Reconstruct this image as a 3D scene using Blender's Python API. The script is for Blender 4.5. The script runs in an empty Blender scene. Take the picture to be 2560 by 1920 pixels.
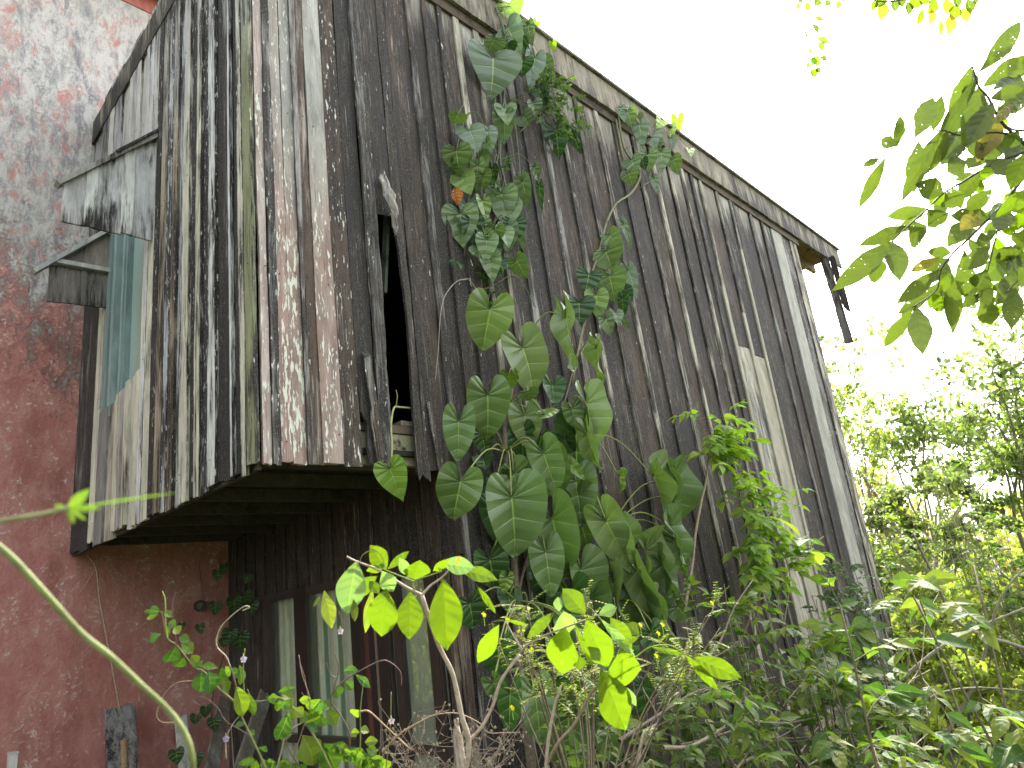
import bpy, math, random
import numpy as np
from mathutils import Vector, Matrix
random.seed(7)
rng = np.random.default_rng(7)
S = bpy.context.scene
COL = S.collection
# ------------------------------------------------------------------ camera
CAM = np.array([0, 0, 1.6])
M = np.array([[0.6992512705426767, -0.7029232816747766, -0.1301788028982252],
              [0.1237051869465327, 0.29833097656781443, -0.9464119901726824],
              [0.704091391345595, 0.6456759934360707, 0.2955635703759303]])
F = 1693.02
cd = bpy.data.cameras.new('camera'); cam = bpy.data.objects.new('camera', cd); COL.objects.link(cam)
mw = Matrix.Identity(4)
for i in range(3):
    mw[i][0] = M[0][i]; mw[i][1] = -M[1][i]; mw[i][2] = -M[2][i]; mw[i][3] = CAM[i]
cam.matrix_world = mw
cd.sensor_width = 36; cd.lens = F/2560*36; cd.clip_start = 0.02; cd.clip_end = 2000
cd.dof.use_dof = True; cd.dof.focus_distance = 3.6; cd.dof.aperture_fstop = 8
S.camera = cam
# ------------------------------------------------------------------ sky, sun, exposure
SUN = Vector((0.86, 0.22, 0.92)).normalized()
W = bpy.data.worlds.new('World'); S.world = W; W.use_nodes = True
nt = W.node_tree; bg = nt.nodes['Background']
sky = nt.nodes.new('ShaderNodeTexSky'); sky.sky_type = 'NISHITA'; sky.sun_disc = False
sky.sun_elevation = math.asin(SUN.z); sky.sun_rotation = math.atan2(SUN.x, SUN.y)
sky.dust_density = 3.0; sky.ozone_density = 0.6; sky.air_density = 1.0
hs = nt.nodes.new('ShaderNodeHueSaturation'); hs.inputs['Saturation'].default_value = 0.28   # thin high cloud whitens the sky
nt.links.new(sky.outputs[0], hs.inputs['Color']); nt.links.new(hs.outputs[0], bg.inputs[0]); bg.inputs[1].default_value = 0.15
sl = bpy.data.lights.new('sun', 'SUN'); sl.energy = 2.0; sl.angle = math.radians(0.5); sl.color = (1, 0.94, 0.84)
so = bpy.data.objects.new('sun', sl); COL.objects.link(so); so.rotation_euler = (-SUN).to_track_quat('-Z', 'Y').to_euler()
S.view_settings.view_transform = 'Standard'; S.view_settings.look = 'None'
S.view_settings.exposure = 2.7; S.view_settings.gamma = 1
S.render.engine = 'CYCLES'
S.cycles.max_bounces = 8; S.cycles.transparent_max_bounces = 8; S.cycles.transmission_bounces = 6
# ------------------------------------------------------------------ geometry of the place
KX, KY, ZB, ZT = 1.444, 2.967, 2.335, 6.30       # near corner of the overhanging storey, its underside, its top
RY, DX, GZ = 6.05, 2.65, -0.9                    # red wall, recessed lower wall, ground
def ray(x, y): return M.T @ np.array([(x-1280)/F, (y-960)/F, 1.0])
def onY(x, y, Y=KY): d = ray(x, y); return CAM + d*((Y-CAM[1])/d[1])
def onX(x, y, X=KX): d = ray(x, y); return CAM + d*((X-CAM[0])/d[0])
def dep(x, y, z): return CAM + ray(x, y)*z        # point seen at x,y at real distance z
def camz(P): return float(M[2] @ (np.array(P)-CAM))
# ------------------------------------------------------------------ mesh builder
class MB:
    def __init__(s): s.v = []; s.f = []; s.c = []; s.c2 = []; s.p = []; s.u = []
    def add(s, vs, fs, col=(.5, .5, .5), col2=(.1, .08, .07), par=(0, 0, 0), uvw=(0, 0, 0)):
        n = len(s.v); s.v += [tuple(map(float, q)) for q in vs]
        s.f += [tuple(n+i for i in f) for f in fs]; k = len(vs)
        def ex(a): return list(a) if hasattr(a[0], '__len__') else [tuple(a)]*k
        s.c += ex(col); s.c2 += ex(col2); s.p += ex(par); s.u += ex(uvw)
    def build(s, name, mat, parent=None, smooth=False):
        me = bpy.data.meshes.new(name); me.from_pydata(s.v, [], s.f)
        for nm, d in (('col', s.c), ('col2', s.c2), ('par', s.p), ('uvw', s.u)):
            a = me.attributes.new(nm, 'FLOAT_VECTOR', 'POINT')
            a.data.foreach_set('vector', np.array(d, dtype=np.float32).ravel())
        if smooth: me.polygons.foreach_set('use_smooth', [True]*len(me.polygons))
        me.materials.append(mat); me.update()
        o = bpy.data.objects.new(name, me); COL.objects.link(o)
        if parent: o.parent = parent
        return o
def tag(o, label=None, cat=None, group=None, kind=None):
    if label: o['label'] = label
    if cat: o['category'] = cat
    if group: o['group'] = group
    if kind: o['kind'] = kind
    return o
def empty(name, loc, label, cat, group=None):
    o = bpy.data.objects.new(name, None); COL.objects.link(o); o.empty_display_size = .1
    tag(o, label, cat, group); return o      # kept at the origin: parts are built in world space
def U(v): v = np.asarray(v, float); return v/np.linalg.norm(v)
def box(mb, c, ax, ay, az, **k):
    c, ax, ay, az = map(lambda q: np.asarray(q, float), (c, ax, ay, az))
    vs = [c+i*ax+j*ay+l*az for i in (-1, 1) for j in (-1, 1) for l in (-1, 1)]
    mb.add(vs, [(0, 1, 3, 2), (4, 6, 7, 5), (0, 4, 5, 1), (2, 3, 7, 6), (0, 2, 6, 4), (1, 5, 7, 3)], **k)
def abox(mb, x0, x1, y0, y1, z0, z1, **k):
    box(mb, ((x0+x1)/2, (y0+y1)/2, (z0+z1)/2), ((x1-x0)/2, 0, 0), (0, (y1-y0)/2, 0), (0, 0, (z1-z0)/2), **k)
def beam(mb, a, b, w, h, up=(0, 0, 1), **k):
    a, b = np.asarray(a, float), np.asarray(b, float); d = U(b-a); s = U(np.cross(d, up)); u = np.cross(s, d)
    box(mb, (a+b)/2, (b-a)/2, s*w/2, u*h/2, **k)
def smoothpath(P, n=5):
    P = [np.asarray(p, float) for p in P]
    if len(P) < 3: return P
    Q = [2*P[0]-P[1]]+P+[2*P[-1]-P[-2]]; out = []
    for i in range(1, len(Q)-2):
        for j in range(n):
            t = j/n; a, b, c, d = Q[i-1:i+3]
            out.append(.5*((2*b)+(-a+c)*t+(2*a-5*b+4*c-d)*t*t+(-a+3*b-3*c+d)*t**3))
    out.append(P[-1]); return out
def tube(mb, P, r0, r1=None, n=5, sides=6, sm=True, jit=0, **k):
    if r1 is None: r1 = r0
    P = smoothpath(P, n) if sm else [np.asarray(p, float) for p in P]
    m = len(P); vs = []; fs = []; ref = np.array([.3, .5, .81])
    for i, p in enumerate(P):
        d = U(P[min(i+1, m-1)]-P[max(i-1, 0)]+1e-9)
        s = U(np.cross(d, ref)); u = np.cross(d, s); r = r0+(r1-r0)*i/max(1, m-1)
        r *= 1+jit*(random.random()-.5)
        for q in range(sides):
            a = 2*math.pi*q/sides; vs.append(p+r*(math.cos(a)*s+math.sin(a)*u))
    for i in range(m-1):
        for q in range(sides):
            fs.append((i*sides+q, i*sides+(q+1) % sides, (i+1)*sides+(q+1) % sides, (i+1)*sides+q))
    fs.append(tuple(range((m-1)*sides, m*sides))); mb.add(vs, fs, **k)
# ------------------------------------------------------------------ materials
class N:
    def __init__(s, name):
        s.m = bpy.data.materials.new(name); s.m.use_nodes = True; s.t = s.m.node_tree
        s.t.nodes.clear(); s.out = s.t.nodes.new('ShaderNodeOutputMaterial')
    def n(s, ty, **k):
        o = s.t.nodes.new(ty)
        for a, b in k.items(): setattr(o, a, b)
        return o
    def l(s, a, b): s.t.links.new(a, b)
    def attr(s, nm): return s.n('ShaderNodeAttribute', attribute_name=nm)
    def math(s, op, a, b=None, c=None, clamp=False):
        o = s.n('ShaderNodeMath', operation=op, use_clamp=clamp)
        for i, q in enumerate((a, b, c)):
            if q is None: continue
            if hasattr(q, 'links'): s.l(q, o.inputs[i])
            else: o.inputs[i].default_value = q
        return o.outputs[0]
    def mix(s, f, a, b, bt='MIX'):
        o = s.n('ShaderNodeMix', data_type='RGBA', blend_type=bt)
        for i, q in ((0, f), (6, a), (7, b)):
            if hasattr(q, 'links'): s.l(q, o.inputs[i])
            else: o.inputs[i].default_value = q if i == 0 else (*q, 1)
        return o.outputs[2]
    def noise(s, vec, scale, detail=5, rough=.6, dist=0):
        o = s.n('ShaderNodeTexNoise'); o.inputs['Scale'].default_value = scale
        o.inputs['Detail'].default_value = detail; o.inputs['Roughness'].default_value = rough
        o.inputs['Distortion'].default_value = dist; s.l(vec, o.inputs['Vector']); return o.outputs[0]
    def mapv(s, vec, sc):
        o = s.n('ShaderNodeVectorMath', operation='MULTIPLY'); s.l(vec, o.inputs[0]); o.inputs[1].default_value = sc
        return o.outputs[0]
    def addv(s, a, b):
        o = s.n('ShaderNodeVectorMath', operation='ADD'); s.l(a, o.inputs[0])
        if hasattr(b, 'links'): s.l(b, o.inputs[1])
        else: o.inputs[1].default_value = b
        return o.outputs[0]
    def coord(s): return s.n('ShaderNodeTexCoord').outputs['Object']
    def thr(s, noise, amt, k=12):
        # coverage mask: amt 0 -> none, 1 -> everything; noise sits mostly in .3...7
        t = s.math('MULTIPLY_ADD', amt, 0.52, 0.24) if hasattr(amt, 'links') else amt*.52+.24
        d = s.math('SUBTRACT', t, noise)
        return s.math('MULTIPLY_ADD', d, k, .5, clamp=True)
    def bsdf(s, col, rough=.8, bump=None, bs=.3, bd=.01, spec=.3):
        b = s.n('ShaderNodeBsdfPrincipled')
        if hasattr(col, 'links'): s.l(col, b.inputs['Base Color'])
        else: b.inputs['Base Color'].default_value = (*col, 1)
        if hasattr(rough, 'links'): s.l(rough, b.inputs['Roughness'])
        else: b.inputs['Roughness'].default_value = rough
        b.inputs['Specular IOR Level'].default_value = spec
        if bump is not None:
            bn = s.n('ShaderNodeBump'); bn.inputs['Strength'].default_value = bs; bn.inputs['Distance'].default_value = bd
            s.l(bump, bn.inputs['Height']); s.l(bn.outputs[0], b.inputs['Normal'])
        return b
    def done(s, b): s.l(b.outputs[0], s.out.inputs[0]); return s.m

def wood_mat():
    s = N('weathered_boards'); co = s.coord(); u = s.attr('uvw').outputs['Vector']
    co = s.addv(co, s.mapv(u, (7.3, 3.1, 5.7)))
    p = s.n('ShaderNodeSeparateXYZ'); s.l(s.attr('par').outputs['Vector'], p.inputs[0])
    bare, mould, fleck = p.outputs
    st = s.mapv(co, (1, 1, .07)); st2 = s.mapv(co, (1, 1, .075)); st3 = s.mapv(co, (1, 1, .3))
    n_str = s.noise(st, 38, 7, .68, .4)
    n_fine = s.noise(s.mapv(co, (1, 1, .05)), 170, 5, .7)
    n_mo = s.noise(st2, 34, 8, .74, .5)
    n_pat = s.noise(st3, 5, 4, .6, .2)
    n_fl = s.noise(s.mapv(co, (1, 1, .22)), 62, 5, .6)
    n_sp = s.noise(s.mapv(co, (1, 1, .6)), 210, 4, .75)
    base = s.attr('col').outputs['Color']; b2 = s.attr('col2').outputs['Color']
    c = s.mix(s.thr(s.math('MULTIPLY_ADD', n_pat, .5, s.math('MULTIPLY', n_str, .5)), bare, 9), base, b2)
    g = s.math('MULTIPLY_ADD', n_fine, 1.1, .45)                      # grain
    gg = s.n('ShaderNodeCombineXYZ'); [s.l(g, gg.inputs[i]) for i in range(3)]
    c = s.mix(.9, c, gg.outputs[0], 'MULTIPLY')
    bl = s.math('MULTIPLY_ADD', s.noise(s.mapv(co, (1, 1, .25)), 11, 7, .72, .3), 2.6, -.32)
    bb = s.n('ShaderNodeCombineXYZ'); [s.l(bl, bb.inputs[i]) for i in range(3)]
    c = s.mix(.75, c, bb.outputs[0], 'MULTIPLY')
    mm = s.thr(s.math('MULTIPLY_ADD', n_pat, .35, s.math('MULTIPLY', n_mo, .65)), mould, 10)
    mcol = s.mix(s.math('MULTIPLY_ADD', n_sp, 5.5, -2.7, clamp=True), (.020, .018, .018), (.095, .085, .078))
    c = s.mix(mm, c, mcol)
    # small light lichen and paint crumbs everywhere the board is dark
    cr = s.math('MULTIPLY', s.math('MULTIPLY_ADD', n_sp, 14, -8.2, clamp=True), .50)
    c = s.mix(cr, c, (.30, .28, .25))
    c = s.mix(s.math('MULTIPLY', s.math('MULTIPLY_ADD', n_fine, 9, -5.2, clamp=True), s.math('MULTIPLY_ADD', n_pat, 3.5, -1.35, clamp=True)), c, (.20, .185, .165))
    pk = s.math('MULTIPLY', s.math('MULTIPLY_ADD', s.noise(s.mapv(co, (1, 1, .035)), 75, 6, .7, .2), 16, -9.6, clamp=True), s.math('MULTIPLY_ADD', n_pat, 5, -2.1, clamp=True))
    c = s.mix(s.math('MULTIPLY', pk, .8), c, (.40, .385, .34))
    fl = s.thr(n_fl, fleck, 30)
    c = s.mix(fl, c, (.56, .56, .49))
    crack = s.math('MULTIPLY_ADD', s.noise(s.mapv(co, (1, 1, .02)), 130, 3, .5), -22, 6.5, clamp=True)
    c = s.mix(s.math('MULTIPLY', crack, .85), c, (.012, .011, .012))
    h = s.math('ADD', s.math('MULTIPLY_ADD', n_fine, .7, s.math('MULTIPLY', mm, -.35)), s.math('MULTIPLY', fl, .25))
    h = s.math('ADD', h, s.math('MULTIPLY', n_sp, .35)); h = s.math('SUBTRACT', h, s.math('MULTIPLY', crack, .7))
    return s.done(s.bsdf(c, .85, h, .75, .006, .2))
def plain_wood(name='bare_timber'):
    s = N(name); co = s.coord(); base = s.attr('col').outputs['Color']
    n = s.noise(s.mapv(co, (.3, .3, .3)), 40, 6, .7, 1.5); n2 = s.noise(co, 6, 5, .7)
    c = s.mix(s.math('MULTIPLY_ADD', n, 2.2, -.7, clamp=True), base, s.attr('col2').outputs['Color'])
    c = s.mix(s.thr(n2, .35, 9), c, (.03, .027, .025))
    return s.done(s.bsdf(c, .85, n, .5, .004, .2))
def red_mat():
    s = N('limewashed_render'); co = s.coord()
    z = s.n('ShaderNodeSeparateXYZ'); s.l(co, z.inputs[0])
    big = s.noise(s.mapv(co, (1, 1, .55)), 1.5, 6, .62, .4); mid = s.noise(s.mapv(co, (1, 1, .6)), 6, 8, .72, .3)
    fine = s.noise(co, 34, 7, .75); vf = s.noise(co, 110, 4, .7)
    streak = s.noise(s.mapv(co, (1, 1, .35)), 4, 5, .65)
    # red limewash, faded to pink in patches
    c = s.mix(s.math('MULTIPLY_ADD', mid, 3, -1.1, clamp=True), (.40, .155, .135), (.50, .26, .23))
    c = s.mix(s.thr(streak, .34, 6), c, (.32, .125, .11))
    pt = s.noise(s.addv(s.mapv(co, (1, 1, .5)), (3.1, 0, 7.7)), 2.1, 8, .7, .6)
    c = s.mix(s.math('MULTIPLY', s.thr(pt, .17, 16), .8), c, s.mix(mid, (.34, .25, .20), (.62, .50, .43)))
    c = s.mix(s.math('MULTIPLY', s.thr(s.noise(co, 4.5, 7, .75), .30, 6), .45), c, (.60, .36, .31))
    # wash worn off towards the top: grey cement and pale lime
    up = s.math('MULTIPLY_ADD', z.outputs[2], .20, -.50, clamp=True)
    up = s.math('MINIMUM', up, .66)
    wn = s.math('ADD', s.math('MULTIPLY', big, .38), s.math('ADD', s.math('MULTIPLY', mid, .38), s.math('MULTIPLY', fine, .24)))
    worn = s.thr(wn, s.math('MULTIPLY_ADD', up, .72, .22), 16)
    gcol = s.mix(s.math('MULTIPLY_ADD', s.noise(s.mapv(co, (1, 1, .3)), 4.2, 7, .75, .5), 5, -2.1, clamp=True), (.19, .19, .20), (.50, .47, .42))
    crust = s.noise(s.mapv(co, (1, 1, .38)), 13, 9, .80, .4); dk_ = s.noise(s.mapv(co, (1, 1, .5)), 2.6, 7, .75, .4)
    gcol = s.mix(s.thr(dk_, .34, 4), gcol, (.25, .25, .25)); gcol = s.mix(s.math('MULTIPLY', s.thr(crust, .50, 8), .85), gcol, (.54, .51, .47))
    gcol = s.mix(s.thr(s.noise(s.mapv(co, (1, 1, .5)), 9, 8, .8, .5), .36, 9), gcol, (.44, .22, .19))
    c = s.mix(worn, c, gcol)
    # white efflorescence specks and dark pocks
    spk = s.math('MULTIPLY', s.math('MULTIPLY_ADD', fine, 14, -7.7, clamp=True), s.math('MULTIPLY_ADD', mid, 9, -4.3, clamp=True))
    c = s.mix(spk, c, (.62, .56, .50))
    c = s.mix(s.math('MULTIPLY', s.math('MULTIPLY_ADD', vf, 12, -7.6, clamp=True), .7), c, (.14, .08, .07))
    c = s.mix(.6, c, s.mix(vf, (.55, .55, .55), (1.3, 1.3, 1.3)), 'MULTIPLY')
    h = s.math('ADD', s.math('MULTIPLY', fine, .8), s.math('ADD', mid, s.math('MULTIPLY', worn, -.55)))
    return s.done(s.bsdf(c, .92, h, .9, .02, .15))
def leaf_mat(name='leaf', veins=9, trans=.42, rough=.38, vein_amt=.55, holes=False, vcol=(.42, .55, .16), bmp=.25, spec=.35, tt=(1.25, 1.55, .5)):
    s = N(name); base = s.attr('col').outputs['Color']
    sp = s.n('ShaderNodeSeparateXYZ'); s.l(s.attr('uvw').outputs['Vector'], sp.inputs[0]); a, t, sd = sp.outputs
    aa = s.math('ABSOLUTE', a); co = s.coord()
    rib = s.math('MULTIPLY_ADD', aa, -30, 1.6, clamp=True)
    fr = s.math('PINGPONG', s.math('MULTIPLY', t, veins*2.0), 1.0)
    vn = s.math('MULTIPLY', s.math('MULTIPLY_ADD', fr, -8, 1.0, clamp=True), s.math('MULTIPLY_ADD', aa, -.75, .9, clamp=True))
    n1 = s.noise(co, 16, 4, .6); n2 = s.noise(co, 120, 3, .6)
    c = s.mix(s.math('MULTIPLY_ADD', n1, 2, -.5, clamp=True), base, s.mix(1, base, (1.35, 1.2, .8), 'MULTIPLY'))
    c = s.mix(s.math('MULTIPLY', s.math('MULTIPLY_ADD', n2, 8, -4.9, clamp=True), .25), c, (.25, .22, .08))
    c = s.mix(s.math('MULTIPLY', s.thr(s.noise(co, 13, 5, .7), .13, 14), .55), c, (.26, .25, .07))
    c = s.mix(s.math('MULTIPLY', vn, vein_amt*.6), c, vcol)
    c = s.mix(s.math('MULTIPLY', rib, vein_amt), c, vcol)
    p = s.bsdf(c, rough, s.math('MULTIPLY_ADD', vn, -.5, s.math('MULTIPLY_ADD', rib, -.8, s.math('MULTIPLY', fr, 1.0))), bmp, .006, spec)
    tr = s.n('ShaderNodeBsdfTranslucent'); s.l(s.mix(1, c, tt, 'MULTIPLY'), tr.inputs[0])
    mx = s.n('ShaderNodeMixShader'); mx.inputs[0].default_value = trans
    s.l(p.outputs[0], mx.inputs[1]); s.l(tr.outputs[0], mx.inputs[2])
    if holes:
        h = s.math('MULTIPLY', s.math('GREATER_THAN', s.noise(co, 130, 2, .5), .725), s.math('GREATER_THAN', s.noise(co, 12, 2, .5), .5))
        tp = s.n('ShaderNodeBsdfTransparent'); m2 = s.n('ShaderNodeMixShader')
        s.l(h, m2.inputs[0]); s.l(mx.outputs[0], m2.inputs[1]); s.l(tp.outputs[0], m2.inputs[2]); mx = m2
    return s.done(mx)
def stem_mat():
    s = N('stem'); co = s.coord(); n = s.noise(co, 60, 5, .7); b = s.attr('col').outputs['Color']
    c = s.mix(s.math('MULTIPLY_ADD', n, 3, -1, clamp=True), s.mix(1, b, (.55, .5, .5), 'MULTIPLY'), b)
    return s.done(s.bsdf(c, .7, n, .4, .003, .3))
def attr_mat(name, rough=.6, spec=.4):
    s = N(name); co = s.coord(); n = s.noise(s.mapv(co, (1, 1, .2)), 25, 5, .65); b = s.attr('col').outputs['Color']
    c = s.mix(s.math('MULTIPLY_ADD', n, 2.4, -.8, clamp=True), s.mix(1, b, (.6, .6, .6), 'MULTIPLY'), b)
    return s.done(s.bsdf(c, rough, n, .15, .003, spec))
def glass_mat(name, tint, tr, dusty=.25):
    s = N(name); co = s.coord(); n = s.noise(s.mapv(co, (1, 1, .4)), 7, 6, .65)
    g = s.n('ShaderNodeBsdfGlossy'); g.inputs['Roughness'].default_value = .06; g.inputs[0].default_value = (.8, .85, .85, 1)
    t = s.n('ShaderNodeBsdfTransparent'); t.inputs[0].default_value = (*tint, 1)
    d = s.n('ShaderNodeBsdfDiffuse'); d.inputs[0].default_value = (.30, .33, .26, 1)
    m1 = s.n('ShaderNodeMixShader'); fz = s.n('ShaderNodeLayerWeight')
    s.l(s.math('MULTIPLY_ADD', s.math('POWER', fz.outputs['Facing'], 4.0), .5, .05), m1.inputs[0]); s.l(t.outputs[0], m1.inputs[1]); s.l(g.outputs[0], m1.inputs[2])
    m2 = s.n('ShaderNodeMixShader'); s.l(s.math('MULTIPLY', n, dusty*2), m2.inputs[0]); s.l(m1.outputs[0], m2.inputs[1]); s.l(d.outputs[0], m2.inputs[2])
    return s.done(m2)
WOOD = wood_mat(); PLAIN = plain_wood(); RED = red_mat(); STEM = stem_mat()
LEAF = leaf_mat('climber_leaf', 9, .22, .32, .62, bmp=.8, spec=.5)
LEAFS = leaf_mat('small_leaf', 5, .5, .55, .3, bmp=.12)
LEAFB = leaf_mat('backlit_leaf', 5, .62, .6, .2, bmp=.1, spec=.2, tt=(1.3, 1.4, .95))
LIME = leaf_mat('lime_leaf', 7, .5, .4, .25, vcol=(.16, .22, .02))
TREEL = leaf_mat('tree_leaf', 8, .38, .5, .6, holes=True, vcol=(.10, .13, .03))
PAINT = attr_mat('old_paint', .5); CLOTH = attr_mat('curtain_cloth', .9, .1); DARK = attr_mat('dark_inside', .9, .1)
GL1 = glass_mat('dusty_glass', (.93, .96, .93), 1, .10); GL2 = glass_mat('grimy_glass', (.62, .64, .50), 1, .5); 
def tealglass():
    s = N('teal_louvre_glass'); co = s.coord(); n = s.noise(s.mapv(co, (1, 2, .5)), 2.2, 3, .5)
    c = s.mix(s.math('MULTIPLY_ADD', n, 4, -1.6, clamp=True), (.29, .39, .37), (.28, .33, .21))
    return s.done(s.bsdf(c, .18, None, spec=.6))
TEAL = tealglass()
# ------------------------------------------------------------------ boards
def board(mb, O, Ud, Nd, w, z0, z1, off=0, th=.02, c1=(.3, .3, .3), c2=(.1, .08, .07), par=(.3, .3, 0), lean=0, jit=.003,
          edge=.22, rag=0, ragt=0, warp=0, topmould_shade=None, zref=2.0, taper=None, ctop=None, ctr=(3.5, .9)):
    """one vertical board: O = foot of its left edge on the wall, at height zref; real thickness, uneven edges."""
    Ud, Nd = np.asarray(Ud, float), np.asarray(Nd, float); O = np.asarray(O, float)
    n = max(2, int((z1-z0)/.07)); us = [0, 0, .1, .5, .9, 1, 1]; seed = random.random()*9
    jl = np.cumsum(rng.normal(0, jit*.45, n+1)); jl -= np.linspace(jl[0], jl[-1], n+1); jr = np.cumsum(rng.normal(0, jit*.45, n+1)); jr -= np.linspace(jr[0], jr[-1], n+1)
    jl = np.clip(jl, -jit*2.2, jit*2.2)+rng.normal(0, jit*.25, n+1); jr = np.clip(jr, -jit*2.2, jit*2.2)+rng.normal(0, jit*.25, n+1)
    rb = [random.uniform(-rag, rag) for _ in us]; rt = [random.uniform(-ragt, ragt) for _ in us]
    vs = []; ps = []; cs = []; c2s = []; m = len(us); ph = random.random()*6
    for i in range(n+1):
        f = i/n
        for j, u in enumerate(us):
            z = z0+(z1-z0)*f + (rb[j] if i == 0 else 0)+(rt[j] if i == n else 0)
            uu = u*w
            if taper: # taper(z)-> (lo,hi) fraction
                lo, hi = taper(z); uu = (lo+(hi-lo)*u)*w
            x = uu + jl[i]*(1-u) + jr[i]*u + lean*(z-zref)
            d = off + (0 if j in (0, m-1) else th) + warp*math.sin(z*1.7+ph)*.5
            if u in (.5,): d += .0015
            P = O + Ud*x + Nd*d; P = np.array([P[0], P[1], z]); vs.append(P)
            e = edge if u in (0, 1) else 0
            b, mo, fl = par
            if topmould_shade: mo = mo+topmould_shade(z)
            ps.append((b, mo+e, fl))
            if ctop:
                t = min(1, max(0, (z-ctr[0])/ctr[1])); cs.append(tuple(c1[q]*(1-t)+ctop[0][q]*t for q in range(3))); c2s.append(tuple(c2[q]*(1-t)+ctop[1][q]*t for q in range(3))); ps[-1] = (b, mo+e, fl-(.14*t if ctr[0] < 4 else 0))
    fs = []
    for i in range(n):
        for j in range(m-1):
            a = i*m+j; fs.append((a, a+1, a+m+1, a+m))
        fs.append((i*m+m-1, i*m, (i+1)*m, (i+1)*m+m-1))
    fs.append(tuple(range(m-1, -1, -1))); fs.append(tuple(n*m+q for q in range(m)))
    mb.add(vs, fs, col=cs or c1, col2=c2s or c2, par=ps, uvw=(seed, seed*.7, seed*1.3))
    if not taper and w > .03:      # rusty nail heads where the boards cross the rails
        for zn in (2.47, 3.36, 4.38, 5.36, 6.02, .9):
            if z0+.03 < zn < z1-.03:
                for u in ((.3, .75) if w > .1 else (.5,)):
                    if random.random() < .75:
                        zz = zn+random.uniform(-.03, .03); P = O+Ud*(u*w+random.uniform(-.01, .01)+lean*(zz-zref))+Nd*(off+th+.001); P[2] = zz; r = .0042
                        mb.add([P+Ud*r*math.cos(a)+np.array([0, 0, r*math.sin(a)])+Nd*.002 for a in np.linspace(0, 5.24, 6)]+[P+Ud*r*math.cos(a)+np.array([0, 0, r*math.sin(a)])-Nd*.003 for a in np.linspace(0, 5.24, 6)],
                               [(0, 1, 2, 3, 4, 5)]+[(q, q+6, (q+1) % 6+6, (q+1) % 6) for q in range(6)], col=(.06, .035, .025), col2=(.04, .03, .025), par=(.3, .2, 0))
EX, EY, EZ = np.eye(3)
# palette (real colours of paint and timber)
CRE = (.50, .48, .38); WHI = (.56, .56, .54); BLU = (.38, .39, .41); TAN = (.33, .28, .19); GRY = (.20, .19, .18); BEI = (.38, .35, .28)
PNK = (.26, .175, .15); PKG = (.27, .235, .21); GGR = (.29, .29, .25); MOS = (.215, .225, .125); DKB = (.062, .046, .036); DKG = (.050, .043, .037)
BRN = (.068, .050, .039); BLK = (.03, .027, .03); NEW = (.30, .275, .215)

house = empty('timber_house', (0, 0, 0), 'weathered timber house with an overhanging board clad upper storey and torn planks', 'house')
# ---------- long wall (faces -y)
mb = MB()
def cx(px, py=1000):
    return onY(px, py)[0]
L = [ # px at row 1000, kind (c1,c2,par), protrusion
 (648, 669, (.36, .30, .28), PNK, (.35, .16, .35), .012),
 (670, 691, GRY, DKG, (.5, .52, .22), .020),
 (692, 724, PNK, PKG, (.35, .05, .40), .0),
 (724, 757, (.27, .20, .175), PNK, (.52, .05, .42), .0),
 (757, 768, (.24, .225, .215), DKB, (.45, .42, .15), .014),
 (768, 796, PKG, BRN, (.62, .2, .14), .0),
 (796, 845, (.27, .21, .185), PNK, (.46, .03, .33), .004),
 (846, 893, DKB, BRN, (.45, .42, .27), -.004)]
def upfade(z): return -.05
for a, b, c1, c2, par, off in L:
    x0, x1 = cx(a), cx(b)
    w = x1-x0-.0015
    # the paint is worn differently up and down: two-tone by height
    if a in (692, 724, 796):
        board(mb, (x0, KY, 0), EX, -EY, w, ZB+random.uniform(-.004, .008), ZT, off, .02, c1, c2, par, jit=.0015, edge=.08, rag=.006, ctop=((.30, .27, .245), (.25, .21, .185)) if a == 692 else ((.32, .32, .29), (.27, .255, .235)))
    else:
        board(mb, (x0, KY, 0), EX, -EY, w, ZB+random.uniform(-.012, .006), ZT, off, .02, c1, c2, par, jit=.003, edge=.1, rag=.01)
# boards left and right of the torn opening
def tp_left(z):   # left of the hole, rotten away low down
    if z < 2.62: return (.30+.25*math.sin(z*30)*.2, 1)
    return (0, 1)
board(mb, (cx(896), KY, 0), EX, -EY, cx(938)-cx(896), 2.36, ZT, -.002, .02, DKG, BRN, (.5, .62, .05), jit=.004, edge=.1, rag=.05, taper=tp_left)
x0, x1 = cx(1022), cx(1047)
def tp_r(z): return (0.0 if z > 3.5 else .15, 1)
board(mb, (x0+.002, KY, 0), EX, -EY, x1-x0-.006, 2.30, ZT, .0, .02, DKG, BRN, (.5, .5, .12), jit=.004, edge=.12, rag=.04, taper=lambda z: (.35*max(0, math.sin((z-2.6)/1.4*3.14)) if 2.6 < z < 4 else 0, 1))
x2 = cx(1108, 1000)
board(mb, (x1+.004, KY, 0), EX, -EY, .192, 2.33, ZT, .0, .02, DKB, BRN, (.45, .5, .10), jit=.004, edge=.15, rag=.02)
# over the hole: the board above survives
board(mb, (cx(970), KY, 0), EX, -EY, cx(1021)-cx(970), 4.02, ZT, -.004, .02, DKG, BRN, (.5, .55, .10), jit=.004, edge=.1, rag=.09)
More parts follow.
